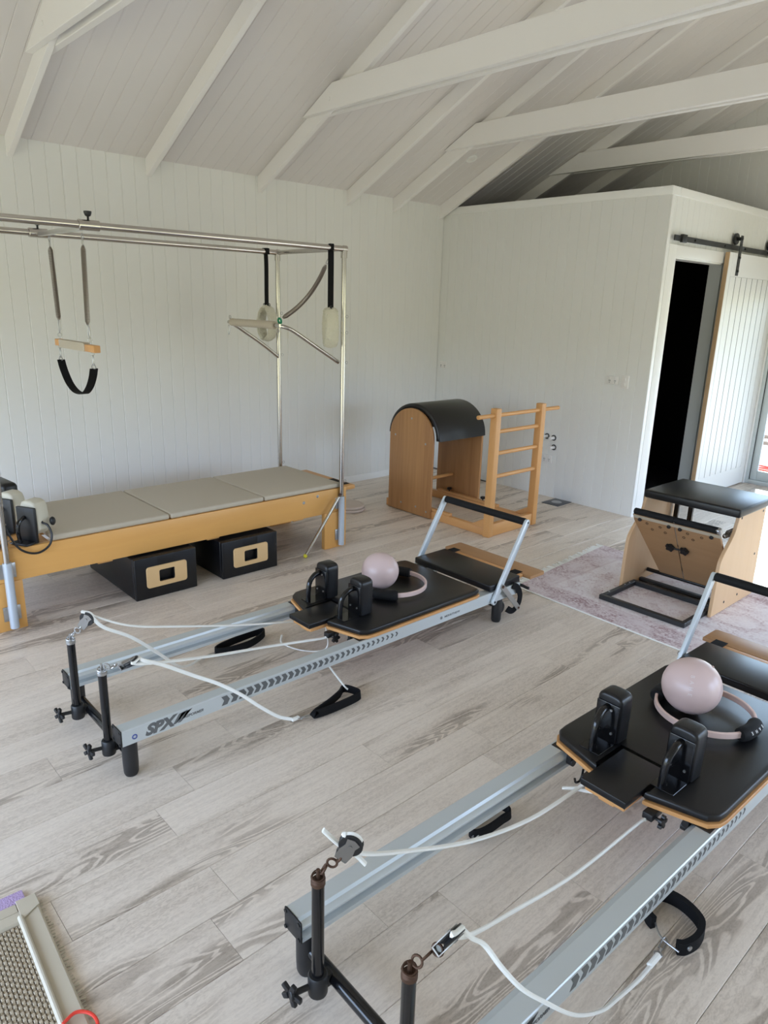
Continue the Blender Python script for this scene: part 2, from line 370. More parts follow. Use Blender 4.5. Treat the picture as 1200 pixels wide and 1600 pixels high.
def rug_mat():
    m = bpy.data.materials.new('faded_pink_rug'); m.use_nodes = True; nt = m.node_tree; L = nt.links; N = nt.nodes.new; b = nt.nodes['Principled BSDF']
    b.inputs['Roughness'].default_value = 0.95; b.inputs['Specular IOR Level'].default_value = 0.1
    tc = N('ShaderNodeTexCoord'); sp = N('ShaderNodeSeparateXYZ'); L.new(tc.outputs['Object'], sp.inputs[0])
    def ma(op, a, c=None, d=None):
        k = N('ShaderNodeMath'); k.operation = op
        for i, v in enumerate((a, c, d)):
            if v is None: continue
            if isinstance(v, (int, float)): k.inputs[i].default_value = v
            else: L.new(v, k.inputs[i])
        return k.outputs[0]
    def mr(v, a, c):
        k = N('ShaderNodeMapRange'); k.inputs['From Min'].default_value = a; k.inputs['From Max'].default_value = c; L.new(v, k.inputs['Value']); return k.outputs[0]
    def noise(s, d, dist=0):
        n = N('ShaderNodeTexNoise'); n.inputs['Scale'].default_value = s; n.inputs['Detail'].default_value = d; n.inputs['Distortion'].default_value = dist; L.new(tc.outputs['Object'], n.inputs['Vector']); return n.outputs['Fac']
    X, Y = sp.outputs['X'], sp.outputs['Y']
    # distance to the rug's edge -> border band
    ex = ma('MINIMUM', ma('ABSOLUTE', ma('SUBTRACT', X, 0.0)), ma('SUBTRACT', 2.6, X)); ey = ma('SUBTRACT', .63, ma('ABSOLUTE', ma('ADD', Y, .02)))
    ed = ma('MINIMUM', ex, ey); band = ma('SUBTRACT', 1.0, mr(ma('ADD', ed, ma('MULTIPLY', ma('SUBTRACT', noise(9, 3), .5), .05)), .17, .21))
    line = ma('LESS_THAN', ma('ABSOLUTE', ma('SUBTRACT', ed, .205)), .012)
    v = N('ShaderNodeTexVoronoi'); v.feature = 'DISTANCE_TO_EDGE'; v.inputs['Scale'].default_value = 13; L.new(tc.outputs['Object'], v.inputs['Vector'])
    vine = ma('LESS_THAN', v.outputs['Distance'], .07)
    cx = ma('SUBTRACT', X, 1.25); rad = ma('SQRT', ma('ADD', ma('MULTIPLY', cx, cx), ma('MULTIPLY', ma('MULTIPLY', Y, Y), 2.2)))
    med = ma('GREATER_THAN', ma('SINE', ma('ADD', ma('MULTIPLY', rad, 34), ma('MULTIPLY', noise(7, 3, .5), 5))), .45)
    fade = mr(noise(5, 5, .6), .36, .64)
    speck = mr(noise(75, 5), .42, .62)
    pk = ma('ADD', ma('MULTIPLY', band, ma('ADD', .22, ma('MULTIPLY', ma('MULTIPLY', fade, speck), .45))), ma('MULTIPLY', ma('MULTIPLY', med, fade), .26))
    pk = ma('ADD', pk, ma('MULTIPLY', ma('MULTIPLY', vine, ma('MULTIPLY', fade, speck)), .40)); pk = ma('ADD', pk, ma('MULTIPLY', ma('MULTIPLY', speck, ma('ADD', .25, fade)), .22)); pk = ma('ADD', pk, ma('MULTIPLY', line, .2))
    cr = N('ShaderNodeValToRGB'); L.new(pk, cr.inputs[0])
    cr.color_ramp.elements[0].color = (0.80, 0.745, 0.745, 1); cr.color_ramp.elements[1].color = (0.40, 0.275, 0.28, 1)
    e = cr.color_ramp.elements.new(.45); e.color = (0.63, 0.525, 0.53, 1)
    L.new(cr.outputs[0], b.inputs['Base Color'])
    bp = N('ShaderNodeBump'); bp.inputs['Strength'].default_value = .5; bp.inputs['Distance'].default_value = .002; L.new(noise(350, 2), bp.inputs['Height']); L.new(bp.outputs[0], b.inputs['Normal'])
    return m
M['rug'] = rug_mat()
# ------------------------------------------------------------------ the room
TH = math.atan(S)
fl = structure(MB().box((-0.1, YB - 0.1, -0.1), (XR + 0.1, YG + 0.1, -0.012)).box((5.6945, YB, -0.012), (XR, YG, 0)).box((0, YB, -0.012), (5.6945, -6.3, 0)).build('floor', M['floor']))
PW, PL = 0.1899, 1.28
def plank_mesh(L):
    w = PW - 0.0012; c = 0.0016
    return MB().prism([(0, -0.012), (w, -0.012), (w, -c), (w - c, 0), (c, 0), (0, -c)], 'y', 0.0006, L - 0.0006).mesh('plank')
_pm = plank_mesh(PL)
rng = random.Random(3)
for i in range(30):
    x = i * PW; y = -6.3 - rng.random() * PL
    if 18 <= i <= 20: y = (-5.015, -5.445, -3.72)[i - 18] - PL * 3
    while y < YG:
        a, b = max(y, -6.3), min(y + PL, YG)
        if b - a > 0.02:
            me = _pm if b - a > PL - 1e-4 else plank_mesh(b - a)
            place('plank', me, fl, (x, a, 0), 0, M['floor'])
        y += PL
def vboard(w, z0, z1, z1b=None):
    c = 0.0034; pl = [(-0.018, 0.0002), (-c, 0.0002), (0, c + 0.001), (0, w - c - 0.001), (-c, w - 0.0002), (-0.018, w - 0.0002)]
    mb = MB().prism(pl, 'z', z0, z1)
    if z1b is not None:
        for v in mb.bm.verts:
            if abs(v.co.z - z1) < 1e-5: v.co.z = z1 + (z1b - z1) * v.co.y / w
    return mb.mesh('board')
# long wall
wl_ = structure(MB().box((-0.14, YB, -0.1), (-0.018, YG + 0.14, H)).box((-0.018, YB, 0), (0, -6.04, H)).box((-0.018, 0, 0), (0, YG, H)).build('wall_left', M['wall']))
me = vboard(0.10596, 0, H)
for k in range(57): place('board', me, wl_, (0, -0.10596 * (k + 1), 0), 0, M['wall'])
structure(MB().prism([(0, 0), (0.012, 0), (0.012, 0.062), (0.008, 0.068), (0, 0.068)], 'y', -6.04, -0.019).build('baseboard_left', M['trim']))
# partition of the enclosed room
wp = structure(MB().box((0, 0.018, 0), (W - 0.018, 0.12, HP - 0.03)).build('wall_partition', M['wall']))
me = vboard(W / 24, 0, HP - 0.03)
for k in range(24): place('board', me, wp, (W / 24 * k, 0, 0), -math.pi / 2, M['wall'])
structure(MB().box((0.0, -0.012, HP - 0.066), (W + 0.012, 0.13, HP), 0.003).build('trim_1', M['trim']))
# wall with the doorway
DY0, DY1, DZ = 0.178, 1.14, 2.263
wd = structure(MB().box((W - 0.12, 0.12, 0), (W - 0.018, DY0, HP - 0.03)).box((W - 0.12, DY1, 0), (W - 0.018, YG, HP - 0.03)).box((W - 0.12, DY0, DZ), (W - 0.018, DY1, HP - 0.03)).build('wall_doorway', M['wall']))
bw = YG / 22
for k in range(22):
    a, b = k * bw, (k + 1) * bw
    z0 = DZ if (b > DY0 + 0.002 and a < DY1 - 0.002) else 0
    if a < DY0 < b: z0 = DZ
    place('board', vboard(bw, z0, HP - 0.03), wd, (W, a, 0), 0, M['wall'])
structure(MB().box((W - 0.12, 0.131, HP - 0.066), (W + 0.012, YG, HP), 0.003).build('trim_2', M['trim']))
# architrave and reveal of the doorway
structure(MB().prism([(W, 0.052), (W + 0.012, 0.055), (W + 0.02, 0.085), (W + 0.014, 0.10), (W + 0.018, 0.11), (W + 0.018, DY0), (W - 0.12, DY0 ), (W - 0.12, DY0 - 0.02), (W, DY0 - 0.02)], 'z', 0, DZ + 0.096)
          .box((W, DY0, DZ), (W + 0.018, DY1 + 0.1, DZ + 0.096), 0.002).box((W - 0.12, DY0, DZ - 0.012), (W, DY1, DZ)).build('trim_3', M['trim']))
structure(MB().box((W - 0.12, DY1 - 0.012, 0), (W, DY1, DZ - 0.012)).build('trim_4', M['grey_reveal']))
structure(MB().box((W, 0.0, 0), (W + 0.012, 0.05, HP - 0.07), 0.004).build('trim_5', M['trim']))
# near-black lining of the enclosed room
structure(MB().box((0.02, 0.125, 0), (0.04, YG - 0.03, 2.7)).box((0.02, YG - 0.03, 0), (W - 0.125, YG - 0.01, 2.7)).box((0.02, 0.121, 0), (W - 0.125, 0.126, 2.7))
          .box((0.02, 0.125, 2.68), (W - 0.13, YG - 0.01, 2.72)).box((W - 0.128, DY1, 0), (W - 0.121, YG, 2.7)).build('wall_inner', M['dark_lining']))  # unseen lid added so no light enters from above
def mosaic():
    m = bpy.data.materials.new('dark_mosaic_tile'); m.use_nodes = True; nt = m.node_tree
    t = nt.nodes.new('ShaderNodeTexCoord'); br = nt.nodes.new('ShaderNodeTexBrick'); br.inputs['Scale'].default_value = 9
    br.inputs['Color1'].default_value = (0.09, 0.09, 0.095, 1); br.inputs['Color2'].default_value = (0.03, 0.03, 0.032, 1); br.inputs['Mortar'].default_value = (0.004, 0.004, 0.004, 1)
    nt.links.new(t.outputs['Object'], br.inputs[0]); nt.links.new(br.outputs[0], nt.nodes['Principled BSDF'].inputs['Base Color']); nt.nodes['Principled BSDF'].inputs['Roughness'].default_value = 0.4
    return m
structure(MB().box((0.04, 0.127, 0), (W - 0.0, YG - 0.03, 0.004)).build('floor', mosaic()))
# far gable wall with the glazed opening
def rz(x): return H + S * (x if x < RIDGE else XR - x)
gp = [(0, GWT), (XR, GWT), (XR, H), (RIDGE, rz(RIDGE)), (0, H)]
wg = MB().prism(gp, 'y', YG + 0.018, YG + 0.14).box((0, YG + 0.018, -0.1), (GW0, YG + 0.14, GWT)).box((GW1, YG, -0.1), (XR, YG + 0.14, GWT))
wg = structure(wg.build('wall_far', M['wall']))
gb = 0.1058
for k in range(5, 46):
    x0, x1 = k * gb, (k + 1) * gb
    z0 = 2.3 if x1 < W else (GWT + 0.06 if x1 > GW0 - 0.03 else 0)
    me = vboard(gb, z0, rz(x0), rz(x1))
    place('board', me, wg, (x0, YG, 0), -math.pi / 2, M['wall'])
# right and back walls (behind the camera) with their glazed openings
wr_ = MB().box((XR, YB, 2.2), (XR + 0.14, YG, H))
e = YB
for a, b in RW: wr_.box((XR, e, -0.1), (XR + 0.14, a, 2.2)); e = b
wr_.box((XR, e, -0.1), (XR + 0.14, YG + 0.14, 2.2)); structure(wr_.build('wall_right', M['wall']))
wk = MB().prism([(0, 2.2), (XR, 2.2), (XR, H), (RIDGE, rz(RIDGE)), (0, H)], 'y', YB - 0.14, YB).box((0, YB - 0.14, -0.1), (BW[0], YB, 2.2)).box((BW[1], YB - 0.14, -0.1), (XR, YB, 2.2))
structure(wk.build('wall_back', M['wall']))
for n, (a, b) in enumerate(RW):
    w_ = structure(MB().box((XR + 0.03, a, 0), (XR + 0.11, a + 0.06, 2.2)).box((XR + 0.03, b - 0.06, 0), (XR + 0.11, b, 2.2)).box((XR + 0.03, a, 2.14), (XR + 0.11, b, 2.2)).box((XR + 0.05, (a + b) / 2 - 0.04, 0.03), (XR + 0.09, (a + b) / 2 + 0.04, 2.14)).build('window_%d' % (n + 2), M['win_alu']))
# ceiling: backing slabs, boards, rafters, collar ties
t2 = 0.016
ce = MB().prism([(-0.5, H - 0.5 * S + t2), (RIDGE, rz(RIDGE) + t2), (RIDGE, rz(RIDGE) + 0.2), (-0.5, H - 0.5 * S + 0.2)], 'y', YB - 0.5, YG + 0.5)
ce.prism([(RIDGE, rz(RIDGE)), (XR + 0.9, H - 0.9 * S), (XR + 0.9, H - 0.9 * S + 0.2), (RIDGE, rz(RIDGE) + 0.2)], 'y', YB - 0.5, YG + 0.5)  # right slope carried past the wall as an unseen eave, added for shade
ce = structure(ce.build('ceiling', M['roof']))
cb = 0.1058; c = 0.0036
rot = Matrix.Translation((0, 0, H)) @ Matrix.Rotation(-TH, 4, 'Y')
me = MB().prism([(0.0002, 0.014), (0.0002, c), (c + 0.001, 0), (cb - c - 0.001, 0), (cb - c * 0 - 0.0002, c), (cb - 0.0002, 0.014)], 'x', -0.002, RIDGE / math.cos(TH), mat=rot).mesh('board')
k = 0; y = YG - cb
while y > -6.2:
    place('board', me, ce, (0, y, 0), 0, M['roof']); y -= cb
RD = 0.127
rp = [(-0.01, H - S * 0.01 - RD), (RIDGE, rz(RIDGE) - RD), (XR + 0.01, H - RD - S * 0.01), (XR + 0.01, H - S * 0.01), (RIDGE, rz(RIDGE)), (-0.01, H - 0.01 * S)]
me = MB().prism(rp, 'y', -0.02, 0.02, 0.003, 1).mesh('rafter')
RAFT = [-7.2, -6.2, -5.25, -4.257, -3.28, -2.29, -1.316, -0.72, -0.05, 0.872, 1.62]
for y in RAFT: place('rafter', me, ce, (0, y, 0), 0, M['beam'])
TB, TD = 3.1524, 0.173
xa, xb = (TB - H) / S, (TB + TD - H) / S
me = MB().prism([(xa + 0.01, TB), (XR - xa - 0.01, TB), (XR - xb - 0.01, TB + TD), (xb + 0.01, TB + TD)], 'y', -0.0225, 0.0225, 0.003, 1).mesh('tie_beam')
bolt = MB().lathe([(0.0, -0.004), (0.012, -0.003), (0.014, 0)], 10, Matrix.Rotation(-math.pi / 2, 4, 'X')).mesh('bolt')
for y in (-6.2, -4.257, -2.29, -0.72, 0.872):
    for s in (-1, 1): place('tie_beam', me, ce, (0, y + s * 0.0435, 0), 0, M['beam'])
    place('bolt', bolt, ce, (1.03, y - 0.0662, 3.225), 0, M['beam'])
# glazed door in the gable
win = structure(MB().box((GW0, YG + 0.01, 0), (GW0 + 0.03, YG + 0.13, GWT), 0.003).box((GW1 - 0.045, YG + 0.01, 0), (GW1, YG + 0.13, GWT), 0.003).box((GW0 + 0.03, YG + 0.01, GWT - 0.045), (GW1 - 0.045, YG + 0.13, GWT), 0.003)
                .box((GW0 + 0.03, YG + 0.01, 0), (GW1 - 0.045, YG + 0.13, 0.045), 0.003).build('window_1', M['win_alu']))
gm = (GW0 + GW1) / 2
for x0, x1, yy in ((GW0 + 0.03, gm + 0.05, YG + 0.04), (gm - 0.05, GW1 - 0.045, YG + 0.085)):
    MB().box((x0, yy, 0.047), (x0 + 0.072, yy + 0.035, GWT - 0.047), 0.004).box((x1 - 0.072, yy, 0.047), (x1, yy + 0.035, GWT - 0.047), 0.004).box((x0 + 0.072, yy, 0.047), (x1 - 0.072, yy + 0.035, 0.15), 0.004).box((x0 + 0.072, yy, GWT - 0.14), (x1 - 0.072, yy + 0.035, GWT - 0.047), 0.004).build('sash', M['win_alu'], win)
    MB().box((x0 + 0.068, yy + 0.014, 0.145), (x1 - 0.068, yy + 0.02, GWT - 0.135)).build('pane', M['glass'], win)
    MB().box((x0 - 0.003, yy - 0.006, 0.047), (x0 + 0.006, yy - 0.0005, GWT - 0.05)).build('seal', M['seal'], win)
structure(MB().box((GW0 - 0.03, YG - 0.018, 0), (GW0, YG + 0.02, GWT + 0.05), 0.003).box((GW0, YG - 0.018, GWT), (GW1, YG + 0.0, GWT + 0.05), 0.003).build('trim_6', M['trim']))
# outside the glazed door
structure(MB().box((-6, YG + 0.142, -0.25), (14, 16, -0.03)).build('patio', M['concrete']))
pr = thing('bench_rail', 'low brown slatted rail standing outside the glazed door', 'rail', (2.30, 3.6, -0.03))
for z in (0.275, 0.355): MB().box((-0.55, -0.02, z), (1.9, 0.02, z + 0.05), 0.005).build('slat', M['rail_brown'], pr)
for x in (-0.5, 0.7, 1.85): MB().box((x - 0.03, 0.0205, 0), (x + 0.03, 0.08, 0.42), 0.004).build('post', M['rail_brown'], pr)
hz = []
for i in range(60):
    a = i * 0.42; hz.append((2.52 + 0.22 * math.cos(a) * (1 + 0.25 * math.sin(i * 0.7)), 3.14 + 0.16 * math.sin(a) + 0.05 * math.sin(i * 0.5), -0.018 + 0.0012 * i))
tag(MB().tube(catmull(hz, 3), 0.011, 7).build('garden_hose', M['red']), 'coiled red hose lying on the paving outside the glazed door', 'hose')
# sliding barn door and its rail
X0, X1 = 2.556, 2.596
BY0, BY1, BT = 1.085, 2.30, 2.36
bd = structure(MB().box((X0, BY0 + 0.006, 0.012), (X0 + 0.02, BY1 - 0.006, BT)).build('door_1', M['door_white']))
MB().box((X0 - 0.002, BY0, 0.012), (X1 - 0.003, BY0 + 0.0055, BT)).build('edge_strip', M['raw_pine'], bd, label='raw timber edge strip')
for n, a, b in (('stile', (BY0 + 0.0055, 0.012), (BY0 + 0.075, BT)), ('stile', (BY1 - 0.105, 0.012), (BY1, BT)), ('top_panel', (BY0 + 0.075, BT - 0.21), (BY1 - 0.105, BT)), ('bottom_panel', (BY0 + 0.075, 0.012), (BY1 - 0.105, 0.20))):
    MB().box((X0 + 0.02, a[0] + 0.0008, a[1]), (X1, b[0] - 0.0008, b[1]), 0.0015, 1).build(n, M['door_white'], bd)
nb = 8; b0 = BY0 + 0.075; bwid = (BY1 - 0.105 - b0) / nb
me = MB().box((X0 + 0.0366, 0.0055, 0.2015), (X1 - 0.001, bwid - 0.0055, BT - 0.2115), 0.0006, 1).mesh('board')
for k in range(nb): place('board', me, bd, (0, b0 + k * bwid, 0), 0, M['door_white'])
MB().box((X0 + 0.0202, b0 - 0.0005, 0.2012), (X0 + 0.0365, BY1 - 0.105, BT - 0.2112)).build('groove_shade', M['seal'], bd)  # black sheet behind the boards, standing in for shade in the grooves
for yy in (1.285, 2.09):
    h = MB().box((X1 + 0.0005, yy - 0.027, 2.16), (X1 + 0.0065, yy + 0.027, 2.44), 0.002, 1).cyl((X1 + 0.006, yy, 2.2), (X1 + 0.016, yy, 2.2), 0.011).cyl((X1 + 0.006, yy, 2.32), (X1 + 0.016, yy, 2.32), 0.011).build('hanger_strap', M['rail_black'], bd)
    MB().cyl((2.535, yy, 2.487), (2.557, yy, 2.487), 0.052, 22, 0.004).cyl((2.557, yy, 2.487), (X1 + 0.012, yy, 2.487), 0.016).box((X1 + 0.0005, yy - 0.027, 2.43), (X1 + 0.0065, yy + 0.027, 2.515), 0.003, 1).build('hanger_wheel', M['rail_black'], h)
rl_ = thing('sliding_door_rail', 'charcoal steel rail above the doorway carrying the sliding door', 'rail', (2.55, 1.3, 2.41))
MB().box((-0.005, -1.22, -0.022), (0.003, 1.03, 0.022), 0.001, 1).build('rail', M['rail_black'], rl_)
for y in (-0.85, -0.25, 0.2, 0.75): MB().cyl((-0.0195, y, 0), (0.010, y, 0), 0.009).build('bolt', M['black_plastic'], rl_)
MB().box((-0.012, -1.10, -0.03), (0.016, -1.02, 0.034), 0.004).build('stopper', M['black_plastic'], rl_)
# switches, sockets, pipe stubs, downlight, floor box
def plate(name, label, cat, x, z, w, h, bits):
    t = thing(name, label, cat, (x, 0, z))
    MB().box((-w / 2, -0.012, -h / 2), (w / 2, -0.0003, h / 2), 0.003).build('cover_plate', M['socket'], t)
    for bx, bz, bw_, bh in bits: MB().box((bx - bw_ / 2, -0.016, bz - bh / 2), (bx + bw_ / 2, -0.0121, bz + bh / 2), 0.0015).build('rocker' if bw_ > 0.011 else 'slot', M['socket'] if bw_ > 0.011 else M['print'], t)
sock = [(-0.033, -0.004, 0.004, 0.012), (-0.022, -0.004, 0.004, 0.012), (-0.0275, -0.02, 0.004, 0.01), (0.022, -0.004, 0.004, 0.012), (0.033, -0.004, 0.004, 0.012), (0.0275, -0.02, 0.004, 0.01), (-0.028, 0.02, 0.014, 0.018), (0.028, 0.02, 0.014, 0.018)]
plate('power_socket', 'white double power socket beside the light switch near the doorway', 'socket', 2.19, 1.211, 0.115, 0.073, sock)
plate('light_switch', 'upright white light switch to the right of a double socket', 'switch', 2.312, 1.206, 0.073, 0.115, [(0, 0.022, 0.016, 0.024), (0, -0.022, 0.016, 0.024)])
plate('power_socket', 'small white socket high by the room corner above the barrel', 'socket', 0.10, 1.182, 0.105, 0.073, sock)
plate('power_socket', 'white double socket low on the wall under capped pipe stubs', 'socket', 1.57, 0.383, 0.115, 0.073, sock)
for x, z, l in ((1.545, 0.603, 'leftmost of two upper pipe stubs poking from the partition wall'), (1.625, 0.598, 'right one of the two upper pipe stubs on the partition wall'), (1.635, 0.505, 'lowest pipe stub, just above the low wall socket')):
    t = thing('pipe_stub', 'white ' + l, 'pipe', (x, 0, z), 0, 'pipe stubs on the partition wall')
    MB().cyl((0, -0.0003, 0), (0, -0.075, 0), 0.016, 14, 0.002).build('pipe', M['socket'], t)
    MB().torus((0, -0.005, 0), 0.024, 0.0045, (0, 1, 0), 20, 6).build('collar', M['black_plastic'], t)
dl = thing('downlight', 'round white downlight set in the sloping ceiling', 'light', (0.68, -0.381, 3.147)); dl.rotation_euler = (0, -TH, 0)
MB().lathe([(0.036, 0.0), (0.036, -0.006), (0.05, -0.008), (0.056, -0.0005)], 28).build('trim_ring', M['trim'], dl)
MB().lathe([(0.0, -0.003), (0.034, -0.003), (0.0355, -0.0005)], 28).build('lens', M['socket'], dl)
fb = thing('floor_box', 'dark grey square floor plate with round lid near the partition', 'floor box', (1.812, -0.13, 0), 0.02)
MB().box((-0.095, -0.12, 0.0002), (0.095, 0.12, 0.006), 0.002).build('plate', M['floor_grey'], fb)
MB().lathe([(0, 0.009), (0.045, 0.009), (0.05, 0.0062)], 26).build('lid', M['steel'], fb)
tag(MB().tube(catmull([(0.02, -0.06, 0.012), (0.10, -0.035, 0.007), (0.3, -0.05, 0.006), (0.55, -0.03, 0.006), (0.9, -0.04, 0.006)], 5), 0.005, 6).build('cable', M['black_plastic']), 'black cable along the foot of the wall behind the barrel', 'cable')
# ------------------------------------------------------------------ reformers (local x = across, y = along, z = up)
WD, RW_, RZ, RH = 0.632, 0.078, 0.222, 0.066
def rail_poly(flip):
    p = [(0, .156), (0, .219), (.003, .222), (.056, .222), (.061, .212), (.075, .207), (.078, .204), (.078, .198), (.060, .194), (.060, .177), (.078, .171), (.078, .156), (.066, .156), (.062, .164), (.012, .164), (.008, .156)]
    return [((WD - a) if flip else a, b) for a, b in p]
def outline(u, half, front, notch=None):
    return u
def pad_poly(grow=0.0):
    g = grow
    L = [(-.10 - g, 1.165 - g), (-.285 - g, 1.218 - g), (-.310 - g, 1.25), (-.315 - g, 1.29), (-.315 - g, 2.06), (-.305 - g, 2.092), (-.285, 2.10 + g)]
    R = [(-a, b) for a, b in reversed(L)]
    notch = [(.093 - 0 * g, 1.165 - g), (.093, 1.335), (-.093, 1.335), (-.093, 1.165 - g)]
    pts = L + R + notch
    return [(WD / 2 + a, b) for a, b in pts]
def build_reformer():
    t = thing('reformer', 'silver and black reformer lying between the cradle bed and the front one', 'exercise machine', (2.5721, -5.0359, 0), -0.0028, None)
    for flip in (False, True):
        r = MB().prism(rail_poly(flip), 'y', 0.006, 2.465).build('rail', M['alu'], t)
        x0 = WD - RW_ if flip else 0
        mb = MB().box((x0 - 0.001, -0.001, .154), (x0 + RW_ + 0.001, 0.0055, .224), 0.004)
        for a in (0.008, RW_ - 0.008):
            for z in (.163, .215): mb.cyl((x0 + a, -0.0005, z), (x0 + a, -0.004, z), 0.006, 10)
        mb.build('end_cap', M['black_plastic'], r)
        xo = WD + 0.0004 if flip else -0.0004
        sg = 1 if flip else -1
        A = lambda y, z: axes((xo, y, z), (0, sg, 0), (0, 0, 1), (sg, 0, 0))
        mir = (lambda y: y) if flip else (lambda y: 2.45 - y)
        lettering('SPX', 0.062, A(mir(0.098), 0.168), 'lettering', M['print'], r, shear=0.32, bold=0.0036, sx=1.10)
        for k in range(2):
            a = 0.212 + 0.021 * k
            pts = [(a, .170), (a + .013, .170), (a + .042, .210), (a + .066, .213), (a + .062, .209), (a + .03, .209)]
            MB().prism([(mir(p), q) for p, q in pts], 'x', xo, xo + sg * 0.0005).build('logo_stripe', M['print'], r)
        ch = MB()
        n = 30
        for k in range(n):
            f = k / (n - 1); a = 0.432 + 1.0 * (f ** 0.93); hh = 0.021 * (1 - 0.42 * f); ln = 0.027 * (1 - 0.62 * f); zc = 0.190 + 0.004 * f; tip = 0.013 * (1 - 0.3 * f)
            pts = [(a, zc - hh), (a + ln, zc - hh), (a + ln + tip, zc), (a + ln, zc + hh), (a, zc + hh), (a + tip, zc)]
            ch.prism([(mir(p), q) for p, q in pts], 'x', xo, xo + sg * 0.0005)
        ch.build('chevron_print', M['print'], r)
        lettering('REFORMER', 0.016, A(mir(0.262), 0.180), 'lettering', M['print'], r, shear=0.3, bold=0.0004, sx=1.1)
        MB().torus((xo, mir(0.055), .183), 0.0085, 0.0028, (1, 0, 0), 20, 6).build('round_emblem', M['print_blue'], r)
        lettering('MERRITHEW', 0.017, A(mir(1.80), 0.180), 'lettering', M['print'], r, bold=0.0002, sx=1.3)
        MB().torus((xo, mir(1.775), .186), 0.008, 0.0012, (1, 0, 0), 18, 5).box((xo - .0008, mir(1.775) - .004, .182), (xo + .0008, mir(1.775) + .004, .190)).build('round_emblem', M['print'], r)
    for x in (RW_ / 2, WD - RW_ / 2):
        for y in (0.046, 2.305): MB().lathe([(0.024, 0.0), (0.0285, 0.012), (0.030, 0.05), (0.030, 0.1555)], 22, Matrix.Translation((x, y, 0))).build('leg', M['black_plastic'], t)
    MB().cyl((RW_ / 2, 0.05, .082), (WD - RW_ / 2, 0.05, .082), 0.019, 16).build('crossbar', M['black_gloss'], t)
    MB().cyl((RW_ / 2, 2.305, .100), (WD - RW_ / 2, 2.305, .100), 0.017, 14).build('crossbar', M['black_gloss'], t)
    for x in (0.150, 0.487):
        c_ = MB().lathe([(0.017, .055), (0.026, .055), (0.027, .06), (0.027, .112), (0.024, .117), (0.018, .117)], 18, Matrix.Translation((x, 0.004, 0))).box((x - 0.014, 0.02, .062), (x + 0.014, 0.045, .102), 0.003).build('post_clamp', M['black_plastic'], t)
        kb = MB().cyl((x - 0.006, -0.022, .085), (x - 0.015, -0.062, .085), 0.008, 10)
        kb.cyl((x - 0.0155, -0.063, .085), (x - 0.018, -0.074, .085), 0.017, 16, 0.002)
        for k in range(5):
            a = 2 * math.pi * k / 5 + 0.3
            kb.box((-0.008, -0.006, 0.012), (0.008, 0.006, 0.035), 0.003, mat=Matrix.Translation((x - 0.0168, -0.0685, .085)) @ Matrix.Rotation(0.22, 4, 'Z') @ Matrix.Rotation(a, 4, 'Y'))
        kb.build('knob', M['black_plastic'], c_)
        MB().cyl((x, 0.004, .118), (x, 0.004, .405), 0.0165, 18).build('rope_post', M['black_gloss'], t)
    # carriage
    MB().prism(pad_poly(0.007), 'z', .2245, .2395, 0.002, 1).build('carriage_board', M['beechx'], t)
    MB().prism(pad_poly(0.0), 'z', .240, .270, 0.010, 3).build('carriage_pad', M['black_vinyl'], t)
    hd = MB().prism([(WD / 2 - .085, 1.058), (WD / 2 + .085, 1.058), (WD / 2 + .085, 1.328), (WD / 2 - .085, 1.328)], 'z', .246, .272, 0.004, 2).build('head_rest', M['black_vinyl'], t)
    MB().box((WD / 2 - .075, 1.075, .223), (WD / 2 + .075, 1.33, .245), 0.002).build('head_board', M['beechx'], hd)
    MB().box((WD / 2 - .03, 1.09, .205), (WD / 2 + .03, 1.13, .222), 0.002).build('prop_block', M['beechx'], hd)
    for s, xc in ((-1, .158), (1, .441)):
        b = MB()
        # padded block: rounded top, D-shaped plan
        pl = []
        for k in range(13):
            a = math.pi * k / 12
            pl.append((xc + 0.051 * math.copysign(abs(math.cos(a)) ** .55, math.cos(a)), .430 + 0.036 * math.sin(a) ** .75))
        b.prism([(xc - .049, .275), (xc + .049, .275)] + pl, 'y', 1.318, 1.402, 0.014, 3)
        blk = b.build('shoulder_rest', M['black_vinyl'], t)
        MB().box((xc - .046, 1.3125, .272), (xc + .046, 1.3172, .432), 0.004).build('back_plate', M['black_gloss'], blk)
        bt = MB()
        for dx, z in ((-.026, .315), (.026, .315), (0.016 * -s, .408)): bt.cyl((xc + dx, 1.3125, z), (xc + dx, 1.3085, z), 0.005, 8)
        bt.build('bolt', M['steel'], blk)
        MB().box((xc - .042, 1.215, .2702), (xc + .042, 1.318, .2745), 0.001, 1).build('base_plate', M['black_gloss'], blk)
        MB().tube(catmull([(xc - s * .006, 1.226, .2745), (xc - s * .006, 1.227, .33), (xc - s * .004, 1.240, .382), (xc, 1.275, .412), (xc, 1.3125, .417)], 6), 0.0135, 14).build('support_tube', M['black_gloss'], blk)
    # under-carriage fittings
    for x in (.030, WD - .030):
        MB().box((x - (.02 if x < .3 else .07), 1.20, .2225), (x + (.07 if x < .3 else .02), 1.25, .2243)).cyl((x + (.05 if x < .3 else -.05), 1.215, .19), (x + (.075 if x < .3 else -.075), 1.215, .19), 0.016, 14).box((x + (.05 if x < .3 else -.07), 1.2, .19), (x + (.07 if x < .3 else -.05), 1.23, .2243)).build('carriage_roller', M['black_plastic'], t)
    MB().tube(catmull([(.175, 1.165, .224), (.175, 1.16, .195), (.172, 1.150, .178), (.168, 1.135, .180), (.166, 1.130, .196)], 5), 0.0045, 8).build('hook', M['black_gloss'], t)
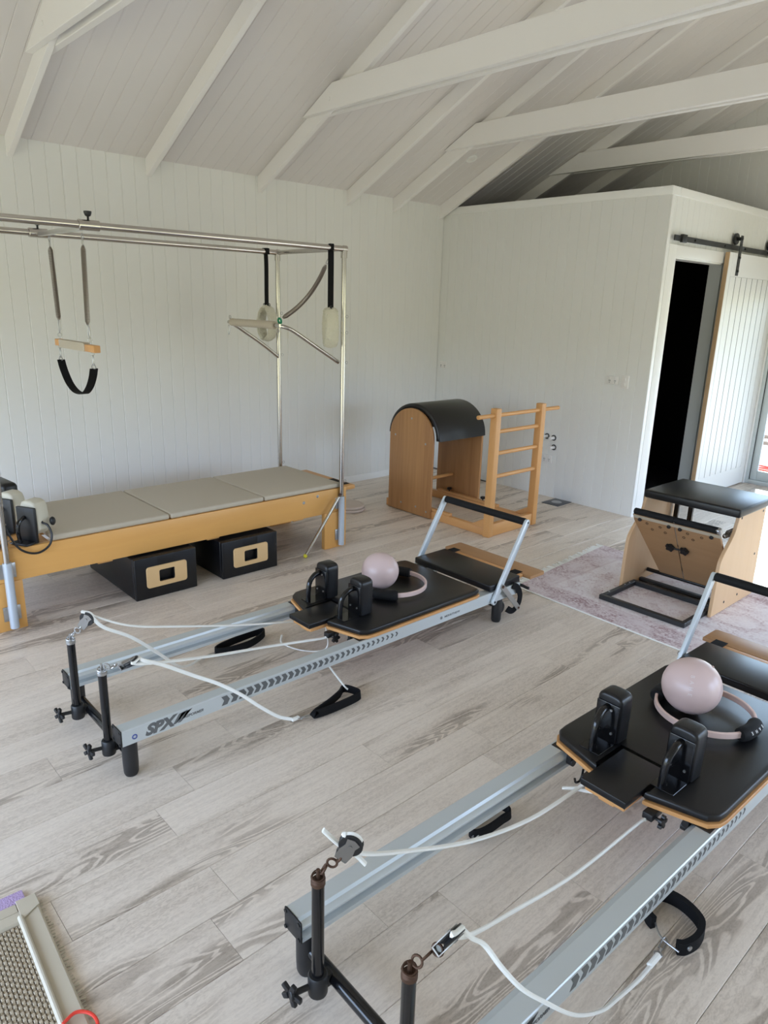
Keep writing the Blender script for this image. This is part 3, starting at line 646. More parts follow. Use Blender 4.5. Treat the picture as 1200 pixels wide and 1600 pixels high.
    for x in (.205, .445):
        cl = MB().box((x - .018, 1.13, .198), (x + .018, 1.20, .2238), 0.003).build('rope_cleat', M['black_plastic'], t)
        kn = MB().cyl((x + .018, 1.16, .20), (x + .034, 1.16, .20), 0.006, 8)
        for k in range(5):
            a = 2 * math.pi * k / 5
            kn.cyl((x + .034, 1.16 + .017 * math.cos(a), .20 + .017 * math.sin(a)), (x + .046, 1.16 + .017 * math.cos(a), .20 + .017 * math.sin(a)), 0.008, 8)
        kn.cyl((x + .034, 1.16, .20), (x + .046, 1.16, .20), 0.014, 12).build('knob', M['black_plastic'], cl)
    # foot end
    MB().box((.005, 2.185, .2265), (.627, 2.465, .266), 0.007, 3).build('foot_platform', M['black_vinyl'], t)
    fbd = MB().prism([(-.035, 2.515), (.668, 2.515), (.668, 2.652), (.658, 2.662), (-.025, 2.662), (-.035, 2.652)], 'z', .238, .258, 0.003, 2).build('foot_board', M['birchx'], t)
    MB().box((.02, 2.466, .2385), (.612, 2.5145, .256), 0.003).build('board_batten', M['beechx'], fbd)
    for x in (.05, .56): MB().box((x - .03, 2.47, .2565), (x + .03, 2.54, .2600), 0.001, 1).build('hinge_tab', M['black_web'], fbd)
    MB().box((.03, 2.44, .19), (.602, 2.50, .2260), 0.003).build('spring_bar', M['black_plastic'], t)
    for x in (-.012, WD + .012):
        ar = MB()
        d = Vector((0, .255, .43)).normalized(); n = Vector((0, -d.z, d.y)); w = .019
        p0 = Vector((0, 2.205, .168)); p1 = Vector((0, 2.462, .604))
        pl = []
        for k in range(9):
            a = math.pi * k / 8; q = p1 + n * (w * math.cos(a)) + d * (w * math.sin(a)); pl.append((q.y, q.z))
        for k in range(9):
            a = math.pi + math.pi * k / 8; q = p0 + n * (w * math.cos(a)) + d * (w * math.sin(a)); pl.append((q.y, q.z))
        ar.prism(pl, 'x', x - .0095, x + .0095, 0.003, 2)
        arm = ar.build('foot_bar_arm', M['arm'], t)
        sx = 1 if x > .3 else -1
        MB().cyl((x + sx * .0095, 2.205, .168), (x + sx * .013, 2.205, .168), 0.007, 10).cyl((x + sx * .0095, 2.462, .604), (x + sx * .012, 2.462, .604), 0.0055, 10).build('bolt', M['rail_black'], arm)
        p0 = Vector((0, 2.262, .252)); p1 = Vector((0, 2.43, .075)); d = (p1 - p0).normalized(); n = Vector((0, -d.z, d.y)); w = .016; pl = []
        for k in range(9):
            a = math.pi * k / 8; q = p1 + n * (w * math.cos(a)) + d * (w * math.sin(a)); pl.append((q.y, q.z))
        for k in range(9):
            a = math.pi + math.pi * k / 8; q = p0 + n * (w * math.cos(a)) + d * (w * math.sin(a)); pl.append((q.y, q.z))
        br = MB().prism(pl, 'x', x + sx * .0100, x + sx * .0160, 0.001, 1).build('prop_bracket', M['steel'], t)
        MB().cyl((x + sx * .016, 2.262, .252), (x + sx * .021, 2.262, .252), 0.009, 12).cyl((x + sx * .016, 2.43, .075), (x + sx * .020, 2.43, .075), 0.007, 10).build('bolt', M['rust'], br)
    MB().cyl((-.002, 2.462, .604), (WD + .002, 2.462, .604), 0.0215, 20, 0.003).build('foot_bar_grip', M['black_foam'], t)
    lp = catmull([(WD + .006, 2.385, .2235), (WD + .012, 2.425, .20), (WD + .014, 2.455, .145), (WD + .012, 2.445, .085), (WD + .006, 2.40, .055), (WD - .005, 2.36, .075)], 6)
    MB().belt(lp, .040, .004, up=(1, 0, 0)).build('spring_strap', M['black_web'], t)
    MB().lathe([(.0, -.02), (.036, -.02), (.042, -.012), (.042, .012), (.036, .02), (0, .02)], 22, Matrix.Translation((WD - .10, 2.40, .0425)) @ Matrix.Rotation(math.pi / 2, 4, 'Y')).box((WD - .12, 2.385, .06), (WD - .115, 2.415, .188)).build('transport_wheel', M['black_plastic'], t)
    MB().tube(catmull([(.56, 2.46, .20), (.63, 2.478, .20), (.665, 2.482, .195), (.685, 2.482, .195)], 4), .009, 10).build('gear_handle', M['black_plastic'], t)
    return t
M['birchx'] = wood('worn_birch_board', (0.45, 0.245, 0.11), (0.32, 0.16, 0.065), (2, 34, 34), 0.45, 1.0, 0.6)
ref1 = build_reformer()
ref2 = ref1.copy(); C.objects.link(ref2); ref2.location = (4.2804, -5.0285, 0); ref2.rotation_euler = (0, 0, -0.0206)
ref2['label'] = 'silver and black reformer nearest the viewer, cut off at the right edge'
for ch in list(ref1.children): dup(ch, ref2)
ref1['group'] = ref2['group'] = 'reformers'
def pulley(t, x, d, n, swivel):
    """pulley block on the post at (x, .004, .405): d = direction from post top to wheel, n = wheel axle"""
    posts = [o for o in t.children if o.name.startswith('rope_post')]
    post = min(posts, key=lambda o: abs(sum(v.co.x for v in o.data.vertices) / len(o.data.vertices) - x))
    top = Vector((x, .004, .406)); d = Vector(d); L = d.length; d.normalize(); n = Vector(n); n = (n - d * n.dot(d)).normalized(); e = n.cross(d)
    sw = MB().lathe([(0.0165, 0), (0.019, 0.002), (0.019, 0.012), (0.015, 0.017), (0, 0.017)], 16, Matrix.Translation(top))
    sw.torus(top + Vector((0, 0, .021)), 0.0165, 0.003, (0.1, 0.1, 1), 16, 6).torus(top + Vector((0, 0, .027)), 0.0155, 0.002, (0.2, -0.2, 1), 16, 6)
    k0 = top + Vector((0, 0, .034)); k1 = top + d * (L - .040)
    sw.cyl(top + Vector((0, 0, .012)), k0 + Vector((0, 0, .012)), .005, 8)
    for f, ax in ((.25, e), (.6, n), (.95, e)): sw.torus(k0 + (k1 - k0) * f, 0.0125, 0.0033, ax, 14, 6)
    sw.build('swivel', swivel, post)
    c_ = top + d * (L + .004)
    A = Matrix(((e.x, d.x, n.x, c_.x), (e.y, d.y, n.y, c_.y), (e.z, d.z, n.z, c_.z), (0, 0, 0, 1)))
    wh = MB().lathe([(0.0, -.0085), (.029, -.0085), (.031, -.006), (.024, 0), (.031, .006), (.029, .0085), (0, .0085)], 26, A).build('pulley_wheel', M['black_plastic'], post)
    cb_ = MB()
    for s in (-1, 1):
        pl = [(-.017, -.046), (.017, -.046), (.019, -.02), (.014, .0), (.018, .016), (.0, .022), (-.018, .016), (-.014, 0), (-.019, -.02)]
        cb_.prism(pl, 'z', s * .0095, s * .0118, mat=A)
    cb_.box((-.016, -.048, -.0118), (.016, -.044, .0118), mat=A).cyl(A @ Vector((0, 0, -.0135)), A @ Vector((0, 0, .0135)), .005, 10)
    cb_.build('pulley_cheeks', M['steel_dark'], post)
    ar = []
    for k in range(11):
        a = math.pi * (0.0 + k / 10); ar.append(A @ Vector((.027 * math.cos(a), .027 * math.sin(a), 0)))
    return c_, A, ar
M['steel_dark'] = mat('worn_pulley_steel', (0.26, 0.25, 0.24), 0.38, metal=0.8)
def rope(t, pts, name='rope', r=.0062):
    P = catmull(pts, 6)
    return MB().sweep(P, [(1.25 * r * math.cos(2 * math.pi * k / 8), .8 * r * math.sin(2 * math.pi * k / 8)) for k in range(8)]).build(name, M['rope'], t)
def clip(t, a, b, par):
    a = Vector(a); b = Vector(b); d = (b - a); L = d.length; d.normalize()
    s = d.cross(Vector((0, 0, 1))).normalized()
    m = MB().torus(a + d * .012, .011, .0025, (0, .3, 1), 14, 6).cyl(a + d * .02, a + d * .034, .005, 8)
    m.tube([a + d * .034 + s * .006, a + d * (L - .01) + s * .007, a + d * L, a + d * (L - .01) - s * .007, a + d * .034 - s * .006], .0024, 6, closed=True)
    return m.build('snap_hook', M['steel'], par)
def strap_loop(t, pts, w, up, thick=.009, label=None, closed=True):
    return MB().belt(catmull(pts, 6, closed), thick, w, up, closed=closed).build('hand_loop', M['black_web'], t, label=label)
# middle reformer: ropes
cA, A1, ar = pulley(ref1, .150, (.060, .055, .118), (.72, -.45, .35), M['rust_light'] if 'rust_light' in M else M['steel'])
rope(ref1, [(.205, 1.13, .20), (.215, .82, .275), (.234, .48, .375), (.243, .22, .460)] + ar[2:9] + [(.232, .12, .475), (.212, .24, .385), (.12, .40, .215), (.03, .53, .07), (-.03, .62, .018), (-.063, .70, .014)])
cB, A2, ar = pulley(ref1, .487, (.090, .080, .064), (.45, .45, -.55), M['steel'])
rope(ref1, [(.445, 1.13, .20), (.443, 1.10, .20), (.434, .80, .25), (.537, .444, .36), (.60, .16, .45)] + ar[2:9] + [(.606, .125, .475), (.604, .20, .43), (.600, .33, .335), (.615, .43, .268), (.640, .52, .195), (.662, .60, .115), (.685, .68, .045), (.707, .745, .014)])
MB().box((.700, .735, .008), (.716, .775, .022), .003).build('rope_tag', M['rope'], ref1)
rope(ref1, [(-.029, 1.184, .012), (.03, 1.14, .010), (.076, 1.133, .010), (.18, 1.165, .010), (.253, 1.239, .010), (.29, 1.262, .05), (.300, 1.245, .14), (.300, 1.23, .2235)], 'spare_cord', .0045)
l1 = strap_loop(ref1, [(.745, .835, .028), (.722, .93, .030), (.690, 1.02, .030), (.665, 1.065, .032), (.70, 1.088, .034), (.748, 1.10, .030), (.765, 1.06, .030), (.765, .95, .028), (.755, .86, .026)], .040, (0, 0, 1), .008, 'black hand loop lying beyond the near rail')
clip(ref1, (.708, .765, .012), (.745, .845, .020), l1)
rope(ref1, [(.575, 1.03, .150), (.600, 1.042, .118), (.640, 1.055, .080), (.676, 1.068, .046), (.690, 1.075, .036)], 'spare_cord', .0045)
l2 = strap_loop(ref1, [(-.062, .79, .026), (-.03, .86, .026), (-.028, .98, .026), (-.07, 1.085, .028), (-.105, 1.11, .030), (-.12, 1.06, .028), (-.115, .95, .026), (-.095, .83, .026)], .040, (0, 0, 1), .008, 'black hand loop lying against the far rail')
clip(ref1, (-.063, .70, .012), (-.064, .785, .020), l2)
# front reformer: ropes
cA, A1, ar = pulley(ref2, .150, (.058, .055, .128), (.72, -.60, .25), M['rust'])
rope(ref2, [(.205, 1.13, .20), (.204, 1.06, .195), (.215, .80, .225), (.218, .52, .30), (.21, .27, .40), (.19, .10, .475)] + ar[1:8])
rope(ref2, [cA + Vector((-.055, -.045, .03)), cA + Vector((-.03, -.02, -.005)), cA + Vector((.0, .012, -.036)), cA + Vector((.022, .03, -.062))], 'rope_end')
cB, A2, ar = pulley(ref2, .487, (.055, .066, .112), (.45, -.2, -.75), M['rust'])
rope(ref2, [(.445, 1.13, .20), (.438, 1.10, .20), (.471, .68, .27), (.504, .34, .38), (.53, .15, .46)] + ar[2:9] + [(.548, .135, .475), (.560, .165, .445), (.590, .195, .385), (.618, .24, .315), (.643, .302, .25), (.668, .40, .155), (.674, .52, .075), (.669, .62, .035), (.669, .741, .014), (.666, .84, .014)])
MB().cyl((.666, .80, .014), (.665, .855, .014), .0095, 10, .002).build('rope_tag', M['rope'], ref2)
l1 = strap_loop(ref2, [(.688, .915, .021), (.706, .935, .022), (.716, .99, .024), (.696, 1.05, .025), (.625, 1.078, .025), (.56, 1.062, .024), (.553, 1.0, .022), (.575, .955, .021), (.600, .942, .021)], .042, (0, 0, 1), .018, 'black padded hand loop with metal ring beside the near rail', False)
MB().tube(catmull([(.595, .955, .02), (.64, .915, .018), (.70, .905, .02)], 5), .0028, 7).build('wire_ring', M['steel'], l1)
clip(ref2, (.664, .845, .014), (.650, .925, .018), l1)
MB().cyl((.712, .937, .026), (.7195, .935, .026), .008, 12).build('rivet', M['steel'], l1)
l2 = strap_loop(ref2, [(.0, .81, .02), (.012, .86, .024), (.012, .93, .026), (.012, .975, .03), (-.03, .985, .03), (-.05, .95, .028), (-.05, .86, .024), (-.025, .80, .02)], .036, (0, 0, 1), .009, 'black hand loop with steel clip under the far rail')
clip(ref2, (.005, .755, .014), (-.005, .83, .018), l2)
rope(ref2, [(.205, 1.10, .196), (.165, 1.06, .19), (.185, 1.10, .18), (.24, 1.13, .185), (.26, 1.14, .20)], 'spare_cord', .005)
# ------------------------------------------------------------------ balls and rings on the carriages
def ball(label, loc, r, text, sq):
    o = MB().ball((0, 0, 0), r, 40, 24, (1, 1, sq)).build('exercise_ball', M['pink'])
    o.location = loc; tag(o, label, 'ball', 'small pink exercise balls')
    MB().lathe([(0.0, .0012), (.006, .001), (.007, -.002)], 12, Matrix.Translation((r * .45, r * .35, r * .815 * sq)) @ Matrix.Rotation(.6, 4, 'X')).build('valve_plug', M['pink'], o)
    if text:
        d = Vector((.30, -.80, .42)).normalized(); up = Vector((.94, .34, .0)); up = (up - d * up.dot(d)).normalized(); s = up.cross(d)
        n = len(text)
        for i, chh in enumerate(text):
            a = (i - (n - 1) / 2) * .21
            dd = (d * math.cos(a) + (-Vector((0, 0, 1)) + d * d.z).normalized() * math.sin(a)).normalized()
            tx = (-Vector((0, 0, 1)) + dd * dd.z).normalized(); ty = dd.cross(tx)
            q = dd * (r + .0002)
            lettering(chh, .021, axes((q.x, q.y, q.z), tx, ty, dd), 'lettering', M['pink_print'], o, align='CENTER', off=tuple(ty * .007))
    return o
M['pink_print'] = mat('pale_lettering', (0.80, 0.72, 0.70), 0.4)
ball('pale pink ball on the middle reformer carriage beside a ring', (2.835, -3.380, .272 + .103), .105, '', .985)
ball('pale pink lettered ball resting inside the ring on the front reformer', (4.572, -3.263, .2705 + .1115), .114, 'BAHE', .98)
def ring(label, loc, R, rot, z):
    t = thing('exercise_ring', label, 'fitness ring', (loc[0], loc[1], z), rot, 'pink exercise rings')
    prof = [(a * .006, b * .0125) for a, b in ((-1, -.8), (-.6, -1), (.6, -1), (1, -.8), (1, .8), (.6, 1), (-.6, 1), (-1, .8))]
    pts = [(R * math.cos(2 * math.pi * k / 48), R * math.sin(2 * math.pi * k / 48), 0) for k in range(48)]
    MB().sweep(pts, prof, closed=True).build('hoop', M['pinkring'], t)
    for s in (0, math.pi):
        pts = [((R) * math.cos(s + a), (R) * math.sin(s + a), 0) for a in [(-.36 + .72 * k / 10) for k in range(11)]]
        h = MB().tube(pts, .0285, 18, radii=[.86, 1, 1, 1, 1, 1, 1, 1, 1, 1, .86]).build('padded_grip', M['black_foam'], t)
        if s == 0:
            for i, chh in enumerate('BAHE'):
                a = .20 - .13 * i
                nrm = Vector((math.cos(a) * .78, math.sin(a) * .78, .626)); tx = Vector((math.sin(a), -math.cos(a), 0)); ty = nrm.cross(tx)
                q = Vector((R * math.cos(a), R * math.sin(a), 0)) + nrm * .0288
                lettering(chh, .017, axes(q, tx, ty, nrm), 'lettering', M['print_white'], h, align='CENTER')
    return t
ring('pale pink ring with black grips lying flat on the middle carriage', (2.873, -3.315), .188, math.radians(124.2), .2995)
ring('pale pink ring with lettered black grips around the front ball', (4.632, -3.252), .183, math.radians(-3.4), .2995)
# ------------------------------------------------------------------ trapeze table (cadillac) along the long wall
XN, XF, YC, YL, ZT = 1.548, 0.737, -2.62, -4.958, 2.17
o_ = (1.14, -3.82, 0)
cd = thing('trapeze_table', 'maple trapeze table with beige mattress and tall steel tube frame', 'exercise machine', o_)
B = lambda mb, n, m, lab=None, par=None: mb.build(n, m, par or cd, o_, lab)
XB = 1.53
for x0 in (XB - .04, .755):
    sb = MB().box((x0, -5.085, .285), (x0 + .04, -2.557, .468), .004)
    B(sb, 'side_beam', M['maple'])
for x0 in (XB - .04, .755):
    for a, b in ((-5.085, -4.885), (-2.762, -2.557)): B(MB().box((x0, a, 0), (x0 + .04, b, .2845), .003), 'leg', M['maple_v'])
for y in (-5.085, -2.60): B(MB().box((.797, y, .20), (XB - .042, y + .04, .462), .003), 'end_board', M['maple_x'])
for y in (-4.45, -3.72, -3.02): B(MB().box((.797, y, .262), (XB - .042, y + .09, .284), .002), 'cross_slat', M['maple_x'])
for a, b in ((-4.705, -3.992), (-3.986, -3.292), (-3.286, -2.600)):
    B(MB().box((.79, a, .4695), (XB - .004, b, .505), .014, 4), 'mattress_section', M['beige'])
es = MB().box((.86, -2.5555, .428), (1.50, -2.44, .462), .010, 3)
es = B(es, 'end_shelf', M['maple_x'])
B(MB().box((1.25, -2.53, .4625), (1.455, -2.462, .4655), .001, 1), 'shelf_insert', M['black_foam'], None, es)
bl = MB()
for y, z in ((-2.83, .435), (-2.955, .405)): bl.lathe([(0, .004), (.009, .003), (.012, 0)], 12, Matrix.Translation((XB, y, z)) @ Matrix.Rotation(math.pi / 2, 4, 'Y'))
B(bl, 'bolt', M['steel'])
TR = .0195
for x in (XN, XF):
    for y in (YC, YL):
        pm = MB().cyl((x, y, .04 if x == XN else .3), (x, y, ZT), .0175, 18)
        for z in (.62, .56, 1.22, 1.31, 1.40, 1.50, 1.61, 1.72): pm.cyl((x, y - .019, z), (x, y + .019, z), .005, 6)
        p_ = B(pm, 'post', M['chrome'])
        eb = MB()
        for z in (1.40, 1.61, 1.72, .52):
            eb.cyl((x - .02, y + .017, z), (x - .02, y + .03, z), .003, 6).torus((x - .0, y + .034, z), .010, .0022, (1, 0, 0), 12, 6)
        B(eb, 'eye_bolt', M['steel'], None, p_)
        if x == XN:
            sl = MB().cyl((x + .004, y, .022), (x + .004, y, .405), .0235, 20)
            B(sl, 'post_sleeve', M['galv'], None, p_)
            for z in (.06, .31):
                bk = MB().box((XB + .0004, y - .045, z), (XB + .006, y + .045, z + .085), .002).cyl((XB + .006, y - .034, z + .015), (XB + .010, y - .034, z + .015), .005, 8).cyl((XB + .006, y - .034, z + .07), (XB + .010, y - .034, z + .07), .005, 8).cyl((XB + .006, y + .034, z + .015), (XB + .010, y + .034, z + .015), .005, 8)
                B(bk, 'sleeve_bracket', M['steel'], None, p_)
for x in (XN, XF):
    B(MB().cyl((x, YL - .15, ZT), (x, YC + .012, ZT), TR, 20).cyl((x, YC - .012, ZT), (x, YC + .022, ZT), .0225, 18, .004).cyl((x, YC, ZT - .06), (x, YC, ZT + .0), .022, 18), 'top_tube', M['chrome'])
for y in (YC, YL): B(MB().cyl((XF + .02, y, ZT), (XN - .02, y, ZT), .0165, 18), 'cross_tube', M['chrome'])
B(MB().box((.797, -5.043, .452), (XB - .042, -4.715, .4685), .002), 'bed_board', M['maple_x'])
# sliding cross bar with clamps and knobs
YS = -4.362
sb = B(MB().box((XF + .028, YS - .013, ZT - .02), (XN - .028, YS + .013, ZT + .006), .002), 'sliding_bar', M['chrome_light'])
for x in (XN, XF):
    B(MB().cyl((x, YS - .055, ZT), (x, YS + .055, ZT), .0275, 20, .002), 'slider_clamp', M['chrome'], None, sb)
    B(MB().cyl((x, YS, ZT + .027), (x, YS, ZT + .045), .006, 8).lathe([(.010, 0), (.015, .004), (.020, .018), (.020, .026), (.0, .027)], 14, Matrix.Translation((x, YS, ZT + .044))), 'clamp_knob', M['black_plastic'], None, sb)
# trapeze: two springs, padded bar and webbing sling
def coil(a, b, r, wire, turns, taper=True, sag=None, seg=9):
    a = Vector(a); b = Vector(b); n = int(turns * seg); pts = []
    d = (b - a); up = Vector((0, 0, 1)); 
    for i in range(n + 1):
        f = i / n; c_ = a + d * f
        if sag: c_ = c_ + Vector(sag) * (4 * f * (1 - f))
        t_ = d.normalized() if not sag else (d + Vector(sag) * (4 - 8 * f)).normalized()
        s = t_.cross(Vector((.3, .2, .9))).normalized(); w = s.cross(t_)
        k = min(1, .35 + 14 * f, .35 + 14 * (1 - f)) if taper else 1
        ang = 2 * math.pi * i / seg
        pts.append(c_ + (s * math.cos(ang) + w * math.sin(ang)) * r * k)
    return MB().tube(pts, wire, 5)
def oval(mb, a, b, w, r, ax=(0, 1, 0)):
    a = Vector(a); b = Vector(b); d = (b - a).normalized(); s = d.cross(Vector(ax)).normalized()
    return mb.tube(catmull([a, a + (b - a) * .25 + s * w, a + (b - a) * .75 + s * w, b, a + (b - a) * .75 - s * w, a + (b - a) * .25 - s * w], 4, True), r, 6, closed=True)
ta, tb_ = Vector((1.445, YS, 2.075)), Vector((.925, YS, 2.085))
ba, bb = Vector((1.415, YS, 1.655)), Vector((.955, YS, 1.665))
trp = thing('trapeze_sling', 'padded trapeze bar with black webbing sling hanging on two springs', 'trapeze', (1.19, YS, 1.53))
q_ = tuple(trp.location)
T = lambda mb, n, m, lab=None: mb.build(n, m, trp, q_, lab)
for a, b in ((ta, ba), (tb_, bb)):
    T(coil(a, b, .0125, .0024, 70), 'spring', M['spring'])
    mb = MB().torus(a + Vector((0, 0, .045)), .014, .003, (0, 1, 0), 14, 6)
    oval(mb, a + Vector((0, 0, .035)), a + Vector((0, 0, -.004)), .008, .0025)
    T(mb, 'spring_ring', M['steel'])
for s, x, b, z in ((1, 1.430, ba, 1.527), (-1, .945, bb, 1.533)):
    mb = MB(); oval(mb, b + Vector((0, 0, .006)), Vector((x, YS, z + .055)), .011, .0028); mb.torus((x, YS, z + .045), .011, .003, (1, 0, 0), 14, 6); mb.cyl((x, YS, z + .022), (x, YS, z + .036), .0035, 8)
    T(mb, 'snap_hook', M['steel'])
    T(MB().box((x - .045 if s > 0 else x - .045, YS - .019, z - .02), (x + .095 if s > 0 else x + .03, YS + .019, z + .02), .004), 'bar_end', M['beech'])
T(MB().prism([(YS - .019 - .004, 1.506), (YS + .023, 1.506), (YS + .023, 1.553), (YS - .023, 1.553)], 'x', .975, 1.385, .008, 3), 'bar_sleeve', M['beige'])
for x, z in ((1.452, 1.50), (.925, 1.508)):
    mb = MB().torus((x, YS, z - .003), .009, .0025, (1, 0, 0), 12, 6); oval(mb, (x, YS, z - .010), (x + .002, YS, z - .068), .009, .0025); mb.tube(catmull([(x - .03, YS, z - .078), (x, YS, z - .055), (x + .03, YS, z - .078), (x, YS, z - .086)], 4, True), .0028, 6, closed=True)
    T(mb, 'sling_hook', M['steel'])
sl = catmull([(.925, YS, 1.427), (.96, YS, 1.368), (1.03, YS, 1.300), (1.11, YS, 1.262), (1.19, YS, 1.250), (1.28, YS, 1.258), (1.36, YS, 1.300), (1.42, YS, 1.360), (1.452, YS, 1.415)], 5)
T(MB().belt(sl, .046, .005, up=(1, 0, 0)), 'webbing_sling', M['black_web'])
# push-through bar with spring
PB = MB()
z0, z1, y0, y1 = 1.40, 1.655, YC - .004, -3.10
pb_ = B(MB().tube(catmull([(XN - .045, y0, z0), (XN - .045, -2.80, 1.498), (XN - .05, -3.00, 1.613), (XN - .06, -3.065, 1.642), (XN - .10, y1, z1)], 6), .0135, 14), 'push_through_bar', M['chrome'])
B(MB().tube(catmull([(.765, y0 - .02, z0 - .012), (.775, -2.80, 1.492), (.80, -3.00, 1.605), (.805, -3.065, 1.64), (.83, y1, z1)], 6), .0135, 14), 'bar_arm', M['chrome'], None, pb_)
B(MB().cyl((.80, y1, z1), (1.47, y1, z1), .013, 14), 'bar_core', M['chrome'], None, pb_)
B(MB().cyl((.84, y1, z1), (1.405, y1, z1), .0265, 20, .006), 'bar_sleeve', M['beige'], 'beige padded sleeve', pb_)
mb = MB().torus((.82, y1, z1 + .035), .012, .0025, (0, 1, 0), 12, 6); oval(mb, (.80, y1, z1 - .02), (.795, y1, z1 - .09), .010, .0028); mb.torus((1.44, y1, z1 - .035), .013, .003, (0, 1, 0), 12, 6)
B(mb, 'eye_bolt', M['steel'], None, pb_)
B(MB().torus((1.462, y1, z1 + .03), .017, .007, (0, 1, .2), 16, 8), 'spring_ring', M['green'], 'green ring at the lower end of the spring', pb_)
B(coil((1.468, y1 + .02, z1 + .05), (XN - .03, YC - .135, 2.06), .0135, .0026, 74, True, (0, .03, -.032)), 'push_bar_spring', M['spring'])
mb = MB(); oval(mb, (XN - .03, YC - .13, 2.065), (XN - .01, YC - .105, 2.115), .012, .0028)
B(mb, 'spring_hook', M['steel'])
# fleece loops hung from the top tubes
def fleece(label, x, y, rot):
    t = thing('fleece_loop', label, 'strap', (x, y, 1.52), rot, 'fleece loops on the top tubes')
    zt = ZT - 1.52
    MB().torus((0, 0, zt), .0225, .0045, (0, 1, 0), 20, 6).box((-.0245, -.018, zt - .02), (.0245, .018, zt + .0255), .005).build('strap_wrap', M['black_web'], t)
    MB().belt(catmull([(0, .0, zt - .02), (.002, 0, zt - .05), (.003, 0, zt - .12), (0, 0, .34), (0, 0, .25)], 5), .006, .040, up=(0, 1, 0)).build('strap', M['black_web'], t)
    MB().box((-.022, -.006, .245), (.022, .006, .275), .003).torus((-.026, 0, .262), .010, .0025, (0, 1, 0), 10, 5).torus((.026, 0, .262), .010, .0025, (0, 1, 0), 10, 5).build('strap_buckle', M['black_plastic'], t)
    pts = catmull([(0, 0, .245), (.045, 0, .20), (.062, 0, .11), (.04, 0, .03), (0, 0, .005), (-.04, 0, .03), (-.062, 0, .11), (-.045, 0, .20)], 6, True)
    mb = MB().sweep(pts, [(.017 * math.cos(2 * math.pi * k / 14), .047 * math.sin(2 * math.pi * k / 14)) for k in range(14)], up=(0, 1, 0), closed=True)
    bmesh.ops.subdivide_edges(mb.bm, edges=mb.bm.edges[:], cuts=1, use_grid_fill=True)
    r_ = random.Random(5)
    for v in mb.bm.verts: v.co += Vector((r_.uniform(-1, 1), r_.uniform(-1, 1), r_.uniform(-1, 1))) * .0035
    mb.build('fleece_cuff', M['fleece'], t)
fleece('cream fleece loop on black strap seen edge on, near the front post', XN, -2.735, math.radians(-27))
fleece('cream fleece loop on black strap seen open, near the wall side post', XF, -2.725, math.radians(14))
# loose diagonal strut with a yellow foot
st = MB().cyl((1.585, -2.675, .415), (1.580, -2.972, .022), .0125, 14)
st = B(st, 'strut', M['chrome'])
B(MB().ball((1.580, -2.980, .0155), .0155, 14, 10), 'strut_foot', M['yellow'], 'yellow rubber foot', st)
B(MB().cyl((1.585, -2.668, .424), (1.585, -2.655, .440), .010, 10), 'strut_joint', M['rust'], None, st)
# spare shoulder rests, cord and block parked at the left end of the mattress
def rest(label, x, y, rot):
    t = thing('loose_shoulder_rest', label, 'shoulder rest', (x, y, .4715), rot, 'spare shoulder rests on the table')
    pl = [(-.072, .075), (-.058, .20), (-.046, .224), (-.02, .236), (.02, .236), (.046, .224), (.058, .20), (.054, .095), (.03, .045), (-.045, .045)]
    MB().prism(pl, 'x', -.0, .095, .016, 3, Matrix.Rotation(-math.pi / 2, 4, 'Z')).build('pad', M['beige_light'], t)
    MB().box((-.066, .0005, .0), (.060, .022, .205), .006).build('back_plate', M['black_plastic'], t)
    MB().box((-.06, .0225, .0), (.06, .085, .012), .003).build('foot_plate', M['black_plastic'], t)
    MB().tube(catmull([(0, .07, .012), (0, .078, .08), (0, .065, .13), (0, .022, .15)], 5), .011, 10).build('support_tube', M['black_gloss'], t)
rest('cream shoulder rest at the front left corner of the mattress', 1.455, -4.80, math.radians(208))
rest('cream shoulder rest further back on the left end of mattress', 1.20, -4.845, math.radians(208))
hs = thing('padded_block', 'black padded block standing at the left edge of the table', 'block', (.945, -4.785, .4695), .1)
MB().box((-.12, -.05, 0), (.12, .05, .255), .03, 4).build('cover', M['black_vinyl'], hs)
MB().box((-.06, .0505, .06), (.06, .062, .14), .004).build('handle_tab', M['black_web'], hs)
cdl = [(1.36, -4.93, .60), (1.46, -4.96, .665), (1.535, -4.962, .645), (1.553, -4.945, .60), (1.556, -4.905, .50), (1.557, -4.86, .450), (1.557, -4.795, .430), (1.557, -4.735, .46), (1.548, -4.712, .515), (1.53, -4.722, .57), (1.50, -4.742, .585), (1.47, -4.72, .60)]
cdo = thing('bungee_cord', 'black cord looping over the front edge of the table', 'cord', (1.5, -4.85, .47))
MB().tube(catmull(cdl, 6), .0062, 8).build('cord', M['black_plastic'], cdo, (1.5, -4.85, .47))
MB().ball((1.508, -4.688, .585), .021, 16, 10, (.8, .8, 1.2)).build('cord_stop', M['black_plastic'], cdo, (1.5, -4.85, .47))
cp = thing('connector_clips', 'small black and red clips on the beam at the left end', 'clip', (1.505, -5.01, .4685))
MB().cyl((-.05, .0, .012), (.0, .02, .012), .011, 10, .002).cyl((-.06, .05, .009), (-.01, .06, .009), .008, 10, .002).build('clip', M['black_plastic'], cp)
MB().cyl((.0, .02, .012), (.012, .026, .012), .0085, 10, .002).build('clip_tip', M['red'], cp)
MB().cyl((.0, -.03, .075), (.010, .035, .012), .004, 8).build('clip_rod', M['steel'], cp)
